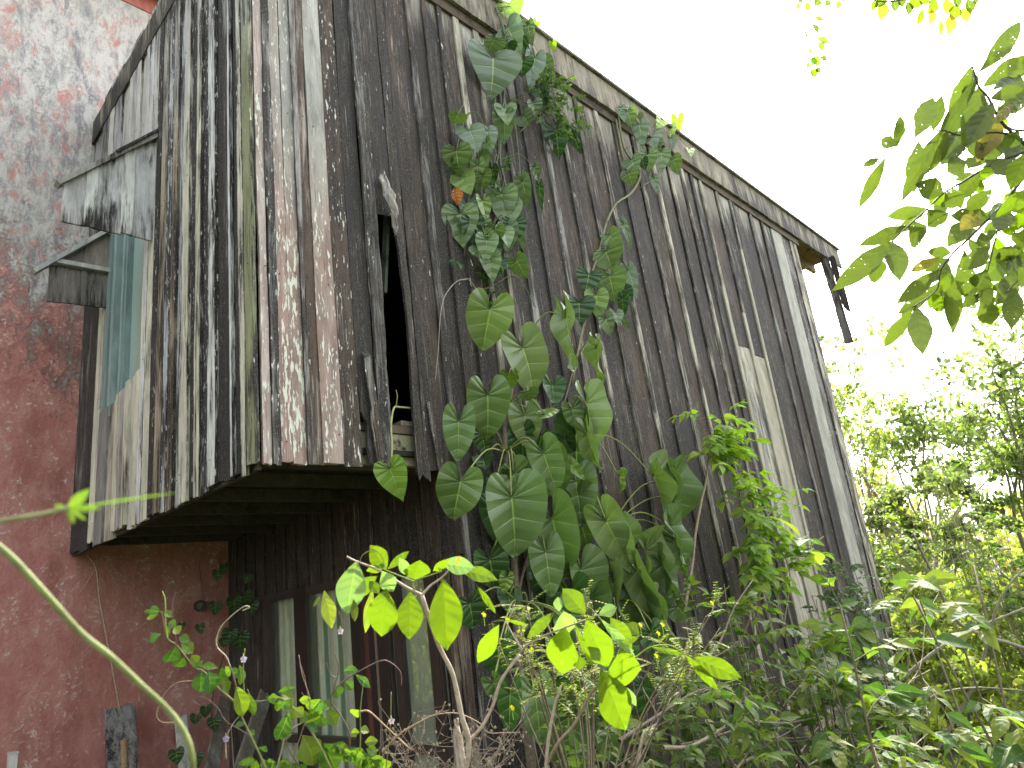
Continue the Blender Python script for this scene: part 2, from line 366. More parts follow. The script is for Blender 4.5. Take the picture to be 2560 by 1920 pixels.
# battens and boards to the far end
xs = [x1+.2]
pitch_px = [1180, 1247, 1312, 1372]
x = xs[0]
bx = [x]
for px in (1140, 1193, 1247, 1300, 1352, 1404, 1456, 1508, 1560, 1612, 1657, 1702, 1740, 1780, 1812):
    bx.append(onY(px, 949)[0])
pale = {}
def leanof(x): return .10*min(1, max(0, (x-5.2)/3.8))
def back(px, py):   # board foot x (at height 2) of a board seen at px,py
    P = onY(px, py); x = P[0]
    for _ in range(4): x = P[0]-leanof(x)*(P[2]-2)
    return x
bx = [x1+.2]+[back(px, 949) for px in (1156, 1200, 1247, 1300, 1352, 1404, 1456, 1508, 1560, 1612, 1657, 1702, 1740, 1780, 1812, 1853)]
def darkboard(a, b, z0=GZ, z1=ZT, c=None, par=None, bat=True, tone=0):
    w = b-a; bw = min(.055, w*.27)
    c = c or random.choice([(.045, .034, .026), (.058, .043, .032), (.040, .033, .027), (.070, .052, .039)])
    par = par or (.35+random.random()*.3, .45+random.random()*.16, .04+random.random()*.08)
    tm = lambda z: -.30*min(1, max(0, (z-5.55-.3*math.sin(a*7))/.5))*1.0
    c1 = c
    board(mb, (a+bw*.8, KY, 0), EX, -EY, w-bw*.8-.003, z0, z1, 0, .018, c1, BRN, par, lean=leanof(a), jit=.003, edge=.25, rag=.02, topmould_shade=tm, ctop=((.33, .32, .28), (.20, .18, .15)), ctr=(5.35+random.random()*.3, .55))
    if bat:
        board(mb, (a-bw*.2, KY, 0), EX, -EY, bw, z0, z1-.02, .019, .018, random.choice([GRY, BEI, (.26, .24, .19), DKG]), BRN,
              (.50, .46+random.random()*.12, .06+random.random()*.14), lean=leanof(a), jit=.004, edge=-.05, rag=.02, topmould_shade=tm)
for i in range(len(bx)-1):
    a, b = bx[i], bx[i+1]
    n = max(1, round((b-a)/.25)); 
    for k in range(n):
        aa = a+(b-a)*k/n; bb = a+(b-a)*(k+1)/n
        if aa < 2.55: darkboard(aa, bb, 2.33)
        else: darkboard(aa, bb)
# patched boards: newer pale timber set in low down
e = [back(px, 949) for px in (1853, 1890, 1922, 1966, 1990, 2012, 2037, 2052, 2068)]
def palebd(a, b, z0, z1, off=0, c=NEW, par=(.3, .12, .1), **k):
    board(mb, (a, KY, 0), EX, -EY, b-a-.004, z0, z1, off, .018, c, GRY, par, lean=leanof(a), jit=.0012, edge=.03, **k)
darkboard(e[0], e[1], z0=3.9, bat=True); palebd(e[0]+.05, e[1], GZ, 3.895, c=BEI, par=(.5, .42, .1))
palebd(e[0]-.03, e[0]+.035, GZ, 4.6, .02)
darkboard(e[1], e[2], z0=3.84, bat=True); palebd(e[1]+.05, e[2], GZ, 3.835, par=(.3, .2, .06))
palebd(e[1]-.03, e[1]+.035, GZ, 4.35, .02, par=(.3, .25, .1))
palebd(e[2]-.035, e[2]+.03, GZ, 5.3, .02); palebd(e[2]-.035, e[2]+.03, 5.304, ZT-.05, .02, c=GRY, par=(.4, .45, .2))
darkboard(e[2]+.05, e[3]); darkboard(e[3], e[4]); darkboard(e[4], e[5])
palebd(e[5], e[6], GZ, ZT, .012, c=(.29, .28, .245), par=(.2, .05, .05))
board(mb, (e[6], KY, 0), EX, -EY, e[7]-e[6]-.004, GZ, ZT, 0, .018, GRY, BRN, (.5, .45, .2), lean=leanof(9))
board(mb, (e[7], KY, 0), EX, -EY, e[8]-e[7], GZ, ZT, .01, .02, BEI, BRN, (.5, .42, .2), lean=leanof(9))
XE = e[8]
mb.build('long_wall', WOOD, house)
# ---------- torn boards hanging at the opening
mb = MB()
def tpb(z):
    t = (z-2.34)/(4.4-2.34); return (.1*math.sin(z*9)+(0 if z > 2.7 else .1), .95+.05*math.sin(z*23))
board(mb, (cx(936), KY, 0), EX, -EY, (cx(970)-cx(936))*.86, 2.35, ZT-.01, .019, .022, DKG, GRY, (.5, .52, .16), jit=.005, edge=.0, rag=.04, warp=.015)
tag(mb.build('torn_board', WOOD, house), 'warped dark board along the left of the black opening')
mb = MB()
c = onY(943, 490); vs = []; fs = []
prof = [(0, 0, .05), (.035, -.02, .10), (.05, -.09, .12), (.048, -.16, .10), (.03, -.20, .09)]
# curled splinter of pale wood
nn = 9
for i in range(nn+1):
    t = i/nn; z = c[2]+.13-.42*t
    wl = -.035*math.sin(math.pi*min(1, t*1.3))-.01*math.sin(t*17); wr = .055*math.sin(math.pi*(.25+t*.65))+.012*math.sin(t*23)
    for q in (0, .5, 1):
        vs.append((c[0]+wl+(wr-wl)*q+.04*t, KY-.05-.05*math.sin(t*2.6)-.02*(q == .5), z+(.02*math.sin(q*9+1) if i == nn else 0)))
for i in range(nn):
    for q in (0, 1): a = i*3+q; fs.append((a, a+1, a+4, a+3))
nv = len(vs); vs += [(v[0]+.004, v[1]+.012, v[2]) for v in vs]; fs += [tuple(nv+q for q in reversed(f)) for f in fs]
for i in range(nn):
    a = i*3; fs += [(a+nv, a, a+3, a+3+nv), (a+2, a+2+nv, a+5+nv, a+5)]
mb.add(vs, fs, col=(.30, .27, .21), col2=GRY, par=(.5, .42, .25), uvw=(1, 2, 3))
tag(mb.build('wood_splinter', WOOD, house), 'pale curled splinter at the top of the opening')
mb = MB()   # rotten strips at the foot
for px, w, zt, zb, ln, cc in ((905, .05, 2.95, 2.40, -.10, GRY), (915, .035, 2.62, 2.33, -.10, BEI), (1062, .04, 2.72, 2.30, -.08, GRY), (1048, .025, 2.9, 2.28, 0, DKG)):
    P = onY(px, 1040); board(mb, (P[0], KY, 0), EX, -EY, w, zb, zt, .022, .012, cc, BRN, (.5, .42, .2), lean=ln, zref=zt, jit=.006, rag=.03, ragt=.04, warp=.03)
mb.build('rotten_strips', WOOD, house)
# ---------- inside: floor beam, studs, lining
mb = MB()
P = onY(1020, 1120)
abox(mb, KX+.05, DX+1.5, KY+.06, KY+.12, 2.37, 2.55, col=(.36, .35, .22), col2=(.2, .18, .12))
abox(mb, KX+.05, DX+1.5, KY+.05, KY+.30, 2.555, 2.60, col=(.16, .12, .09), col2=(.1, .08, .06))
abox(mb, 2.33, 2.43, KY+.07, KY+.17, 2.61, 2.64, col=(.4, .37, .28))
mb.build('floor_beam', PLAIN, house)
mb = MB()
a = onY(968, 560, KY+.10); beam(mb, (a[0]+.02, KY+.10, 4.15), (a[0]-.075, KY+.10, 3.45), .02, .05, up=(0, 1, 0), col=(.09, .11, .08), col2=(.07, .08, .06))
mb.build('brace', PLAIN, house)
# ---------- side wall (faces -x)
mb = MB()
A = [ # px boundaries at row 1050 (zoom units), paint
 (112, 210, GRY, (.6, .55, 0)), (210, 290, DKB, (.5, .62, .05)), (290, 345, CRE, (.2, .12, .1)), (345, 430, GRY, (.4, .2, .05)),
 (430, 520, BEI, (.4, .12, .1)), (520, 562, CRE, (.3, .1, .0)), (562, 614, (.34, .31, .29), (.4, .15, 0)), (614, 660, CRE, (.3, .1, .05)),
 (660, 722, (.42, .39, .34), (.3, .1, 0)), (722, 768, CRE, (.3, .12, .1)), (768, 822, WHI, (.35, .36, .3)), (822, 890, CRE, (.25, .2, .1)),
 (890, 940, BLK, (.5, .72, .22)), (940, 1022, TAN, (.4, .28, .1)), (1022, 1077, BLU, (.4, .46, .3)), (1077, 1140, TAN, (.5, .34, .2)), (1140, 1200, BLU, (.2, .3, .2)),
 (1204, 1288, CRE, (.25, .18, .2)), (1290, 1362, BLK, (.5, .74, .24)), (1362, 1426, CRE, (.3, .26, .2)), (1428, 1502, GRY, (.5, .60, .28)),
 (1506, 1592, WHI, (.3, .28, .3)), (1598, 1692, BLK, (.5, .72, .12)), (1692, 1758, (.14, .14, .09), (.5, .55, .1)), (1758, 1784, WHI, (.2, .2, .1)),
 (1784, 1868, BLK, (.5, .78, .05)), (1872, 1925, CRE, (.3, .4, .3)), (1925, 1998, MOS, (.3, .2, .2))]
WY0, WY1, WZ0, WZ1 = 4.53, 5.33, 3.30, 4.75
k = 0
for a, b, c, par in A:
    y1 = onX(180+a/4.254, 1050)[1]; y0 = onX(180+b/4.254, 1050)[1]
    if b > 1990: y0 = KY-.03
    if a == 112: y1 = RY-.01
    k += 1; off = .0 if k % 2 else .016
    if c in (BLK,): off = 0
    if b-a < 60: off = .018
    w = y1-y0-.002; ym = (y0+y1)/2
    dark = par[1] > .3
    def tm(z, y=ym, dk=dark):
        # black mould is thick where rain runs off near the corner, thin high up by the red wall; the fascia's shadow is painted in at the top
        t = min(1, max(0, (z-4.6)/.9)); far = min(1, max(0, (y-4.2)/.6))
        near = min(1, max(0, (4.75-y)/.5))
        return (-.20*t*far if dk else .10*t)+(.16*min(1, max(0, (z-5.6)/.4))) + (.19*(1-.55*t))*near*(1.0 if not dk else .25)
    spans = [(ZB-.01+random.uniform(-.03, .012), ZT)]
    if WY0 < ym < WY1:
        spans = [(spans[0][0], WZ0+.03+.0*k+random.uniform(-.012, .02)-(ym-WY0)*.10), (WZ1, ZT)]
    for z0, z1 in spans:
        board(mb, (KX, y0, 0), EY, -EX, w, z0, z1, off, .02, c, BRN if c != BLK else GRY, par, jit=.0035, edge=.16, rag=.01, topmould_shade=tm, ctop=((c[0]*.45+.19, c[1]*.45+.19, c[2]*.45+.19), (.20, .195, .185)), ctr=(4.5, .7))
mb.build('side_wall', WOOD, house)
# ---------- soffit, joists
mb = MB()
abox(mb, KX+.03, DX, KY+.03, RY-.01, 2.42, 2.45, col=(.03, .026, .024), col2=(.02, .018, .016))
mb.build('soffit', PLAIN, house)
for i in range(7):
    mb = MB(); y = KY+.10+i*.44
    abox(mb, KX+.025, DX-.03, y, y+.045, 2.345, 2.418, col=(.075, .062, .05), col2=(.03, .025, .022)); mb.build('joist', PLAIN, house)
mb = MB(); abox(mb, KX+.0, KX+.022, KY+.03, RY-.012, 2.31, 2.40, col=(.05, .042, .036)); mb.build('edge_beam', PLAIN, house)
# ---------- eaves
mb = MB()
xr = 11.75
n = 60
def fascia(mb, p0, p1, N_, z0, z1, th, c, c2, par, dz=0):
    p0, p1 = np.asarray(p0, float), np.asarray(p1, float); m = 80; vs = []; ps = []
    for i in range(m+1):
        P = p0+(p1-p0)*i/m; N_ = np.asarray(N_, float)
        j = random.uniform(-.006, .006); jj = random.uniform(-.01, .01)
        for q, (o, z) in enumerate(((0, z0+j), (th, z0+j), (th, z0+(z1-z0)*.5), (th, z1+jj*.5), (0, z1+jj*.5))):
            vs.append((P[0]+N_[0]*o, P[1]+N_[1]*o, z+dz*i/m)); 
            ps.append((par[0], par[1]+(.12 if q == 1 else 0)+(.15 if i > m*.62 else 0), par[2]))
    fs = []
    for i in range(m):
        for q in range(5):
            a = i*5+q; b = i*5+(q+1) % 5; fs.append((a, b, b+5, a+5))
    fs += [(4, 3, 2, 1, 0), tuple(m*5+q for q in range(5))]
    mb.add(vs, fs, col=c, col2=c2, par=ps, uvw=(2, 5, 1))
fascia(mb, (KX-.1, KY-.05, 0), (xr, KY-.05, 0), (0, -1, 0), 6.12, 6.46, .03, (.25, .22, .165), (.15, .13, .105), (.5, .33, .05))
mb.build('fascia', WOOD, house)
mb = MB(); fascia(mb, (KX-.022, KY-.08, 0), (KX-.022, RY-.01, 0), (-1, 0, 0), 6.0, 6.24, .022, (.22, .20, .145), DKG, (.5, .36, .15)); mb.build('fascia', WOOD, house)
mb = MB(); abox(mb, KX-.02, XE+.5, KY-.045, KY-.021, 6.02, 6.15, col=(.10, .075, .05), col2=(.05, .04, .03)); mb.build('eave_strip', PLAIN, house)
mb = MB(); abox(mb, KX+.25, xr+.05, KY-.11, 12, 6.465, 6.50, col=(.2, .18, .15), col2=(.1, .09, .08))
abox(mb, KX+.22, xr, KY-.04, 11.9, 6.36, 6.455, col=(.24, .14, .08), col2=(.15, .09, .05)); mb.build('roof', PLAIN, house)
for y in (3.3, 4.3, 5.3):
    mb = MB(); abox(mb, 9.6, xr, y, y+.06, 6.22, 6.358, col=(.30, .20, .11), col2=(.2, .13, .08)); mb.build('rafter', PLAIN, house)
mb = MB()
a = onY(2072, 690, KY-.02); board(mb, (a[0]-.02, KY-.10, 0), EY, -EX, .12, 4.66, 6.14, 0, .03, GRY, BRN, (.5, .4, .1), lean=.0, rag=.04, jit=.006)
board(mb, (a[0]+.03, KY-.17, 0), EY, -EX, .09, 5.25, 6.14, -.03, .02, DKG, BRN, (.5, .5, .1), lean=.0, rag=.12, jit=.012)
tag(mb.build('hanging_board', WOOD, house), 'broken board hanging from the far end of the eave')
# ---------- hidden shell so the inside is dark
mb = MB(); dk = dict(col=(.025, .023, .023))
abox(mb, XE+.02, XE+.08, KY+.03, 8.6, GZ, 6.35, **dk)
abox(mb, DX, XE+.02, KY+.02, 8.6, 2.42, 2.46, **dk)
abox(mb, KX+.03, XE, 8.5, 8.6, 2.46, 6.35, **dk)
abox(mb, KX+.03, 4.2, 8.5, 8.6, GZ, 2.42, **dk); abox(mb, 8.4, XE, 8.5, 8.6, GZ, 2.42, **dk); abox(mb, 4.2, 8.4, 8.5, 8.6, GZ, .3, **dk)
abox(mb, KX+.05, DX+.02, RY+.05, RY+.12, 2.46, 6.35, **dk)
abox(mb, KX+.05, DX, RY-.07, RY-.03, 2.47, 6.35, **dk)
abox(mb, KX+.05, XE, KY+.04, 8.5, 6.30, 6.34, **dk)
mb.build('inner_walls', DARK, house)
# ---------- recessed lower wall with its windows (faces -x)
def dy(px, py=1654): return onX(px, py, DX)[1]
mb = MB()
y = RY-.01
while y > KY+.01:      # boards above the windows
    w = .17; y0 = max(KY+.0, y-w)
    board(mb, (DX, y0, 0), EY, -EX, y-y0-.004, 1.857, 2.42, 0, .02, DKB, BRN, (.5, .55, .03), jit=.003, edge=.15)
    board(mb, (DX, y0-.02, 0), EY, -EX, .04, 1.86, 2.415, .021, .015, DKB, BRN, (.5, .5, .05), jit=.003, edge=.1)
    y -= w
ye = dy(684); y = RY-.01
while y > ye+.02:
    y0 = max(ye+.015, y-.15); board(mb, (DX, y0, 0), EY, -EX, y-y0-.003, GZ, 1.855, 0, .02, DKB, BRN, (.5, .5, .03), jit=.003); y -= .15
for a, b, c in ((1126, 1158, (.30, .24, .17)), (1159, 1189, (.25, .20, .15))):
    y1, y0 = dy(a), max(KY+.0, dy(b)); board(mb, (DX, y0, 0), EY, -EX, y1-y0-.004, GZ, 1.855, .01, .02, c, BRN, (.5, .34, .1), jit=.003)
mb.build('lower_wall', WOOD, house)
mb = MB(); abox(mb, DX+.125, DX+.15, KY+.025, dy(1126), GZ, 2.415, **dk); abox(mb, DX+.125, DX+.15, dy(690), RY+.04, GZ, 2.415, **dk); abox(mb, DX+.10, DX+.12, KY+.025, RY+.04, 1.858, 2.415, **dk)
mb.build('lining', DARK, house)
def frame(mb, y0, y1, z0, z1, x=DX, t=.04, c=(.05, .04, .036)): abox(mb, x-.03, x+.03, y0, y1, z0, z1, col=c)
WB = .86
def lower_window(a, b, posts, label, curtain=None, glass=True):
    y1, y0 = dy(a), dy(b)
    mb = MB(); frame(mb, y0-.03, y1+.03, 1.80, 1.857); frame(mb, y0-.03, y1+.03, WB-.05, WB); frame(mb, y0-.03, y1+.03, GZ, .05)
    frame(mb, y1+.0, y1+.03, WB, 1.80); frame(mb, y0-.03, y0, WB, 1.80)
    frame(mb, y1+.0, y1+.03, .05, WB-.05); frame(mb, y0-.03, y0, .05, WB-.05)
    w = mb.build('window', PAINT, house); tag(w, label)
    mb = MB(); abox(mb, DX-.004, DX+.004, y0, y1, WB, 1.80, col=(.3, .3, .3)); abox(mb, DX-.004, DX+.004, y0, y1, .05, WB-.05); mb.build('pane', GL1 if curtain else GL2, w)
    if curtain:
        mb = MB(); n = 72; vs = []; cs = []; fs = []; zs = (.0, WB-.08, 1.856); y1 += .10; y0 -= .07
        for z in zs:
            for i in range(n+1):
                y = y1-(y1-y0)*i/n; vs.append((DX+.06+.018*math.sin(i/n*math.pi*2*curtain[0]), y, z))
                ph = (i/n*curtain[0]) % 1
                cs.append((.10, .24, .17) if (curtain[1] and ph < .16 and i > 9) else ((.90, .88, .74) if ph > .3 else (.70, .69, .56)))
        for r in range(2):
            for i in range(n): q = r*(n+1)+i; fs.append((q, q+1, q+n+2, q+n+1))
        mb.add(vs, fs, col=cs); mb.build('curtain', CLOTH, w)
    return w
lower_window(688, 749, [], 'left dark framed window with a pleated cream curtain', (5, False))
lower_window(779, 891, [], 'window with a cream curtain striped in green', (4, True))
lower_window(988, 998, [], 'narrow slit of glass beside the clear window')
lower_window(1020, 1086, [], 'clear dusty window with sunlit leaves showing through')
lower_window(1113, 1124, [], 'narrow pane beside the pale corner planks')
for a, b, c in ((749.5, 778, (.022, .018, .016)), (893, 925, (.02, .017, .016)), (925, 936, (.10, .04, .03)), (937, 950, (.02, .017, .016)),
                (951, 957, (.20, .15, .11)), (958, 985, (.025, .02, .018)), (1001, 1018, (.04, .03, .022)), (1089, 1110, (.035, .027, .02))):
    mb = MB(); abox(mb, DX-.035, DX+.035, dy(b), dy(a), GZ, 1.86, col=c); mb.build('door_post' if b < 950 else 'window_post', PAINT, house)
# ---------- upper side window with hood
win = empty('window', (0, 0, 0), None, None); win.parent = house; win['label'] = 'tall teal framed window under a broken timber hood'
for c_ in ('category', 'group'):
    if c_ in win: del win[c_]
mb = MB(); abox(mb, KX+.03, KX+.036, WY0, WY1-.02, 3.1, 4.85, col=(.2, .35, .33)); mb.build('pane', TEAL, win)
mb = MB()
for y0, y1, x0, x1, c in ((5.30, 5.39, -.035, .03, (.22, .30, .28)), (5.20, 5.26, -.03, .03, (.27, .36, .35)), (5.10, 5.14, .0, .03, (.30, .40, .38)), (4.985, 5.02, -.01, .03, (.22, .31, .30)),
                          (4.62, 4.66, .0, .03, (.12, .25, .22)), (4.53, 4.60, -.02, .03, (.09, .19, .13))):
    abox(mb, KX+x0, KX+x1, y0, y1, 3.05 if y0 < 5.2 else 3.18, 4.85, col=c)
mb.build('frame', PAINT, win)
mb = MB(); board(mb, (KX, 5.39, 0), EY, -EX, .06, 3.3, 4.8, .02, .02, BEI, BRN, (.4, .3, .1)); mb.build('jamb_board', WOOD, win); mb = MB(); board(mb, (KX, 4.43, 0), EY, -EX, .07, 3.35, 4.8, .0, .02, CRE, BRN, (.4, .35, .1)); mb.build('jamb_board', WOOD, win)
hood = mb = MB()
def cheek(mb, Y, xa, xb, zb0, zb1, zt0, zt1, boards, c, par):
    for i, (f0, f1, cc) in enumerate(boards):
        n = 10; vs = []; fs = []; sd = random.random()*8; ps = []
        for q in range(n+1):
            g = q/n
            for j, f in enumerate((f0, f1)):
                x = xa+(xb-xa)*f; lo = zb0+(zb1-zb0)*f+(random.uniform(-.006, .006)); hi = zt0+(zt1-zt0)*f
                for o in (0, -.016): vs.append((x, Y+o-(.012 if i % 2 else 0), lo+(hi-lo)*g)); ps.append((par[0], par[1]+.16*max(0, 1-g*2.2)+(.15 if g > .9 else 0), par[2]))
        for q in range(n):
            a = q*4; fs += [(a+1, a+3, a+7, a+5), (a, a+4, a+6, a+2), (a, a+1, a+5, a+4), (a+2, a+6, a+7, a+3)]
        fs += [(0, 2, 3, 1), (4*n, 4*n+1, 4*n+3, 4*n+2)]
        mb.add(vs, fs, col=cc, col2=GRY, par=ps, uvw=(sd, sd, sd))
GW = (.46, .46, .47)
cheek(mb, 4.39, .875, KX-.02, 4.16, 4.19, 4.44, 5.02, ((0, .26, (.40, .39, .39)), (.22, .34, WHI), (.31, .64, GW), (.60, .73, WHI), (.70, 1, GW)), GW, (.35, .33, .10))
h1 = mb.build('hood_panel', WOOD, win); tag(h1, 'large pale grey panel on the near side of the hood')
mb = MB(); beam(mb, (.84, 4.375, 4.41), (KX-.02, 4.375, 5.045), .07, .03, up=(0, 0, 1), col=(.30, .29, .27), col2=GRY, par=(.4, .35, .1))
beam(mb, (1.15, 4.37, 4.765), (KX-.01, 4.37, 5.09), .09, .015, col=(.07, .06, .055), col2=GRY, par=(.4, .55, .1)); mb.build('hood_rail', WOOD, win)
mb = MB(); cheek(mb, 5.40, 1.03, KX-.02, 4.07, 4.10, 4.37, 4.37, ((0, .45, (.16, .14, .13)), (.45, 1, (.15, .13, .12))), None, (.4, .36, .05))
cheek(mb, 5.41, 1.07, KX-.02, 4.37, 4.37, 4.40, 4.80, ((0, .5, (.17, .15, .14)), (.5, 1, (.20, .17, .15))), None, (.3, .15, .0))
tag(mb.build('hood_panel', WOOD, win), 'small brown panel on the far side of the hood')
mb = MB(); beam(mb, (.93, 5.37, 4.27), (1.39, 5.37, 4.76), .07, .03, col=(.36, .36, .35), col2=GRY, par=(.3, .12, .1))
beam(mb, (1.03, 5.37, 4.395), (KX-.02, 5.37, 4.41), .05, .035, col=(.40, .39, .36), col2=GRY, par=(.3, .12, .1)); mb.build('hood_rail', WOOD, win)
# ------------------------------------------------------------------ red building
red = empty('red_building', (0, 0, 0), 'tall red limewashed building with grey peeling upper wall behind the timber house', 'building')
mb = MB(); abox(mb, -9, DX-.003, RY, RY+.35, GZ-.1, 7.82, col=(.4, .1, .1)); mb.build('wall', RED, red)
mb = MB(); abox(mb, -9.2, 6, RY-.25, 12, 8.02, 8.2, col=(.25, .16, .08)); mb.build('roof', PLAIN, red)
mb = MB(); abox(mb, -9, 5.5, RY-.012, RY+.35, 7.822, 8.018, col=(.50, .15, .11)); mb.build('cornice', PAINT, red)

# ------------------------------------------------------------------ ground
def terrain():
    s = N('leaf_litter'); co = s.coord(); n = s.noise(co, 3, 8, .7); n2 = s.noise(co, 25, 5, .7)
    c = s.mix(n, (.05, .055, .02), (.14, .12, .065)); c = s.mix(s.math('MULTIPLY_ADD', n2, 5, -2, clamp=True), c, (.05, .08, .02))
    return s.done(s.bsdf(c, .95, n2, .8, .03))
mb = MB(); vs = []; fs = []; gx = np.concatenate([np.linspace(-60, -6, 8), np.linspace(-5, 16, 43), np.linspace(18, 160, 12)]); gy = np.concatenate([np.linspace(-80, -6, 8), np.linspace(-5, 9, 29), np.linspace(11, 160, 12)])
for y in gy:
    for x in gx:
        t = min(1, max(0, (2.2-y)/3)); far = max(0, math.hypot(x-4, y-2)-10)
        t *= min(1, max(0, 1-(x-1)/5)) if x > 1 else 1
        vs.append((x, y, GZ+.85*t*t*(3-2*t)+random.uniform(-.03, .03)-.0*far))
w_ = len(gx)
for j in range(len(gy)-1):
    for i in range(w_-1): a = j*w_+i; fs.append((a, a+1, a+w_+1, a+w_))
mb.add(vs, fs); tag(mb.build('ground', terrain(), smooth=True), kind='structure')
# ------------------------------------------------------------------ leaves
def cat(P, n): return np.array(smoothpath([np.array([a, b, 0.]) for a, b in P], n))[:, :2]
HEART = cat([(0, 0), (.05, .14), (.14, .26), (.26, .33), (.40, .30), (.50, .16), (.52, -.06), (.46, -.30), (.33, -.56), (.17, -.80), (.06, -.94), (0, -1.04)], 2)
ARROW = cat([(0, 0), (.05, .16), (.10, .32), (.19, .43), (.31, .42), (.40, .26), (.43, .02), (.42, -.22), (.36, -.46), (.26, -.68), (.13, -.87), (.05, -.96), (0, -1.0)], 2)
ELL = cat([(0, 0), (.14, -.12), (.30, -.28), (.42, -.46), (.40, -.62), (.27, -.80), (.11, -.92), (0, -1.0)], 3)
LAN = cat([(0, 0), (.20, -.10), (.40, -.28), (.42, -.45), (.30, -.65), (.12, -.85), (0, -1.0)], 1)
LOW = np.array([(0, 0), (.38, -.25), (.40, -.50), (0, -1.0)])
def leaf(mb, P0, a, n, L, Wd, outline, fold=.15, bend=.15, ruf=.03, nv=8, M_=4, col=(.05, .12, .04), bite=0, curl=0):
    """blade with its midrib along a, face towards n; L = petiole-to-tip, Wd = full width"""
    a = U(a); n = np.asarray(n, float); n = U(n-a*np.dot(n, a)); w = np.cross(a, n)
    O = outline; k = len(O); mxw = O[:, 0].max(); sx = Wd/(2*mxw); ph = random.random()*9; sd = random.random()
    vs = []; uv = []; fs = []
    for side in (-1, 1):
        b0 = len(vs); bt = [1-(bite*random.random() if 3 < i < k-2 and random.random() < .5 else 0) for i in range(k)]
        for i, (mx, my) in enumerate(O):
            t = i/(k-1); sy = min(0, my+.40*abs(mx)); sy = max(sy, -1.0)
            if i == k-1: sy = my
            for j in range(M_+1):
                s_ = j/M_; x = mx*s_*bt[i]*sx*side; y = (sy+(my-sy)*s_)*L
                h = fold*abs(x) - bend*(y*y)/max(L, 1e-6) + ruf*L*math.sin(ph+t*nv*2.1+side)*s_**2 \
                    + .016*L*math.sin(t*nv*2*math.pi)*math.sin(math.pi*s_)**.5*(1 if nv > 5 else 0) - curl*(x*x)/max(Wd, 1e-6)*4
                vs.append(P0+w*x-a*y+n*h*1.0); uv.append((s_*side, t, sd))
        for i in range(k-1):
            for j in range(M_):
                q = b0+i*(M_+1)+j; f = (q, q+1, q+M_+2, q+M_+1); fs.append(f if side > 0 else f[::-1])
    c = np.array(col)*(1+rng.normal(0, .06)); mb.add(vs, fs, col=tuple(np.clip(c, .004, .9)), uvw=uv)
def leafpx(mb, ax, ay, tx, ty, w, outline, off=.15, Y=KY, z=None, tilt=0, turn=0, face=.75, **k):
    """leaf whose petiole and tip stand where the photograph shows them, 'off' metres in front of the wall (or at z)"""
    if z is None: z0 = camz(onY(ax, ay, Y-off))
    else: z0 = z
    for _ in range(8):
        P0 = dep(ax, ay, z0); P1 = dep(tx, ty, z0*(1+tilt))
        if z is None and max(P0[1], P1[1]) > KY-.05: z0 *= .985
        else: break
    wk = k.pop('wk', None) or (1.14 if outline is ELL else (1.06 if outline is ARROW else 1.06))
    v = U(CAM-P0); a = P1-P0; L = np.linalg.norm(a); a = a/L
    nrm = U(v*face + np.array([0, -1, .35])*(1-face) + rng.normal(0, .12, 3)); nrm = U(nrm-a*np.dot(nrm, a))
    if turn: c, s_ = math.cos(turn), math.sin(turn); nrm = nrm*c+np.cross(a, nrm)*s_
    Wd = w*z0/F/max(.75, abs(np.dot(nrm, v)))*wk
    leaf(mb, P0, a, nrm, L, Wd, outline, **k); return P0, nrm, L
def conv(ox, oy, sc, rows): return [(ox+r[0]/sc, oy+r[1]/sc, ox+r[2]/sc, oy+r[3]/sc, r[4]/sc)+tuple(r[5:]) for r in rows]
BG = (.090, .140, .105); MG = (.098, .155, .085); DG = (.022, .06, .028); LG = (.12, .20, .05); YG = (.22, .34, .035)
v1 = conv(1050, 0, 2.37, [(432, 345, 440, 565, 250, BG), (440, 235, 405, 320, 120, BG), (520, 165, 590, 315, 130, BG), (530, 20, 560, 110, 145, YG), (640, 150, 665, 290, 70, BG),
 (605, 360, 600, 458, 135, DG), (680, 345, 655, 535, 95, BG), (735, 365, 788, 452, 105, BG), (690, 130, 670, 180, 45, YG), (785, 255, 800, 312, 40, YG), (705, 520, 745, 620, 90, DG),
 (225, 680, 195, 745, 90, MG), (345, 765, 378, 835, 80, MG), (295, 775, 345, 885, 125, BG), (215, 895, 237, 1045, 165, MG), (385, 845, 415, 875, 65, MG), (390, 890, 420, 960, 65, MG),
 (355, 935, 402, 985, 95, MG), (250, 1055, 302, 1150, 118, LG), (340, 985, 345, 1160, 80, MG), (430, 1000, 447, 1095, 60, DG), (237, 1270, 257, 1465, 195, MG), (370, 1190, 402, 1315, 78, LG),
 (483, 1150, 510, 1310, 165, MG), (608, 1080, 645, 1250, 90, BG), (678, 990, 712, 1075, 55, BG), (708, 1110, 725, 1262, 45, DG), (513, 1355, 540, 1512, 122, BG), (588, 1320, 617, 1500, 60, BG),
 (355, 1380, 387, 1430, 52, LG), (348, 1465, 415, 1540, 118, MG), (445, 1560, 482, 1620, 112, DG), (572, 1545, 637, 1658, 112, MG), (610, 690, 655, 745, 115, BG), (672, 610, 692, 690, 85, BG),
 (758, 760, 822, 852, 62, BG), (780, 830, 802, 905, 55, DG), (905, 800, 960, 912, 75, DG), (520, 260, 500, 350, 90, DG), (600, 260, 640, 330, 80, DG)])
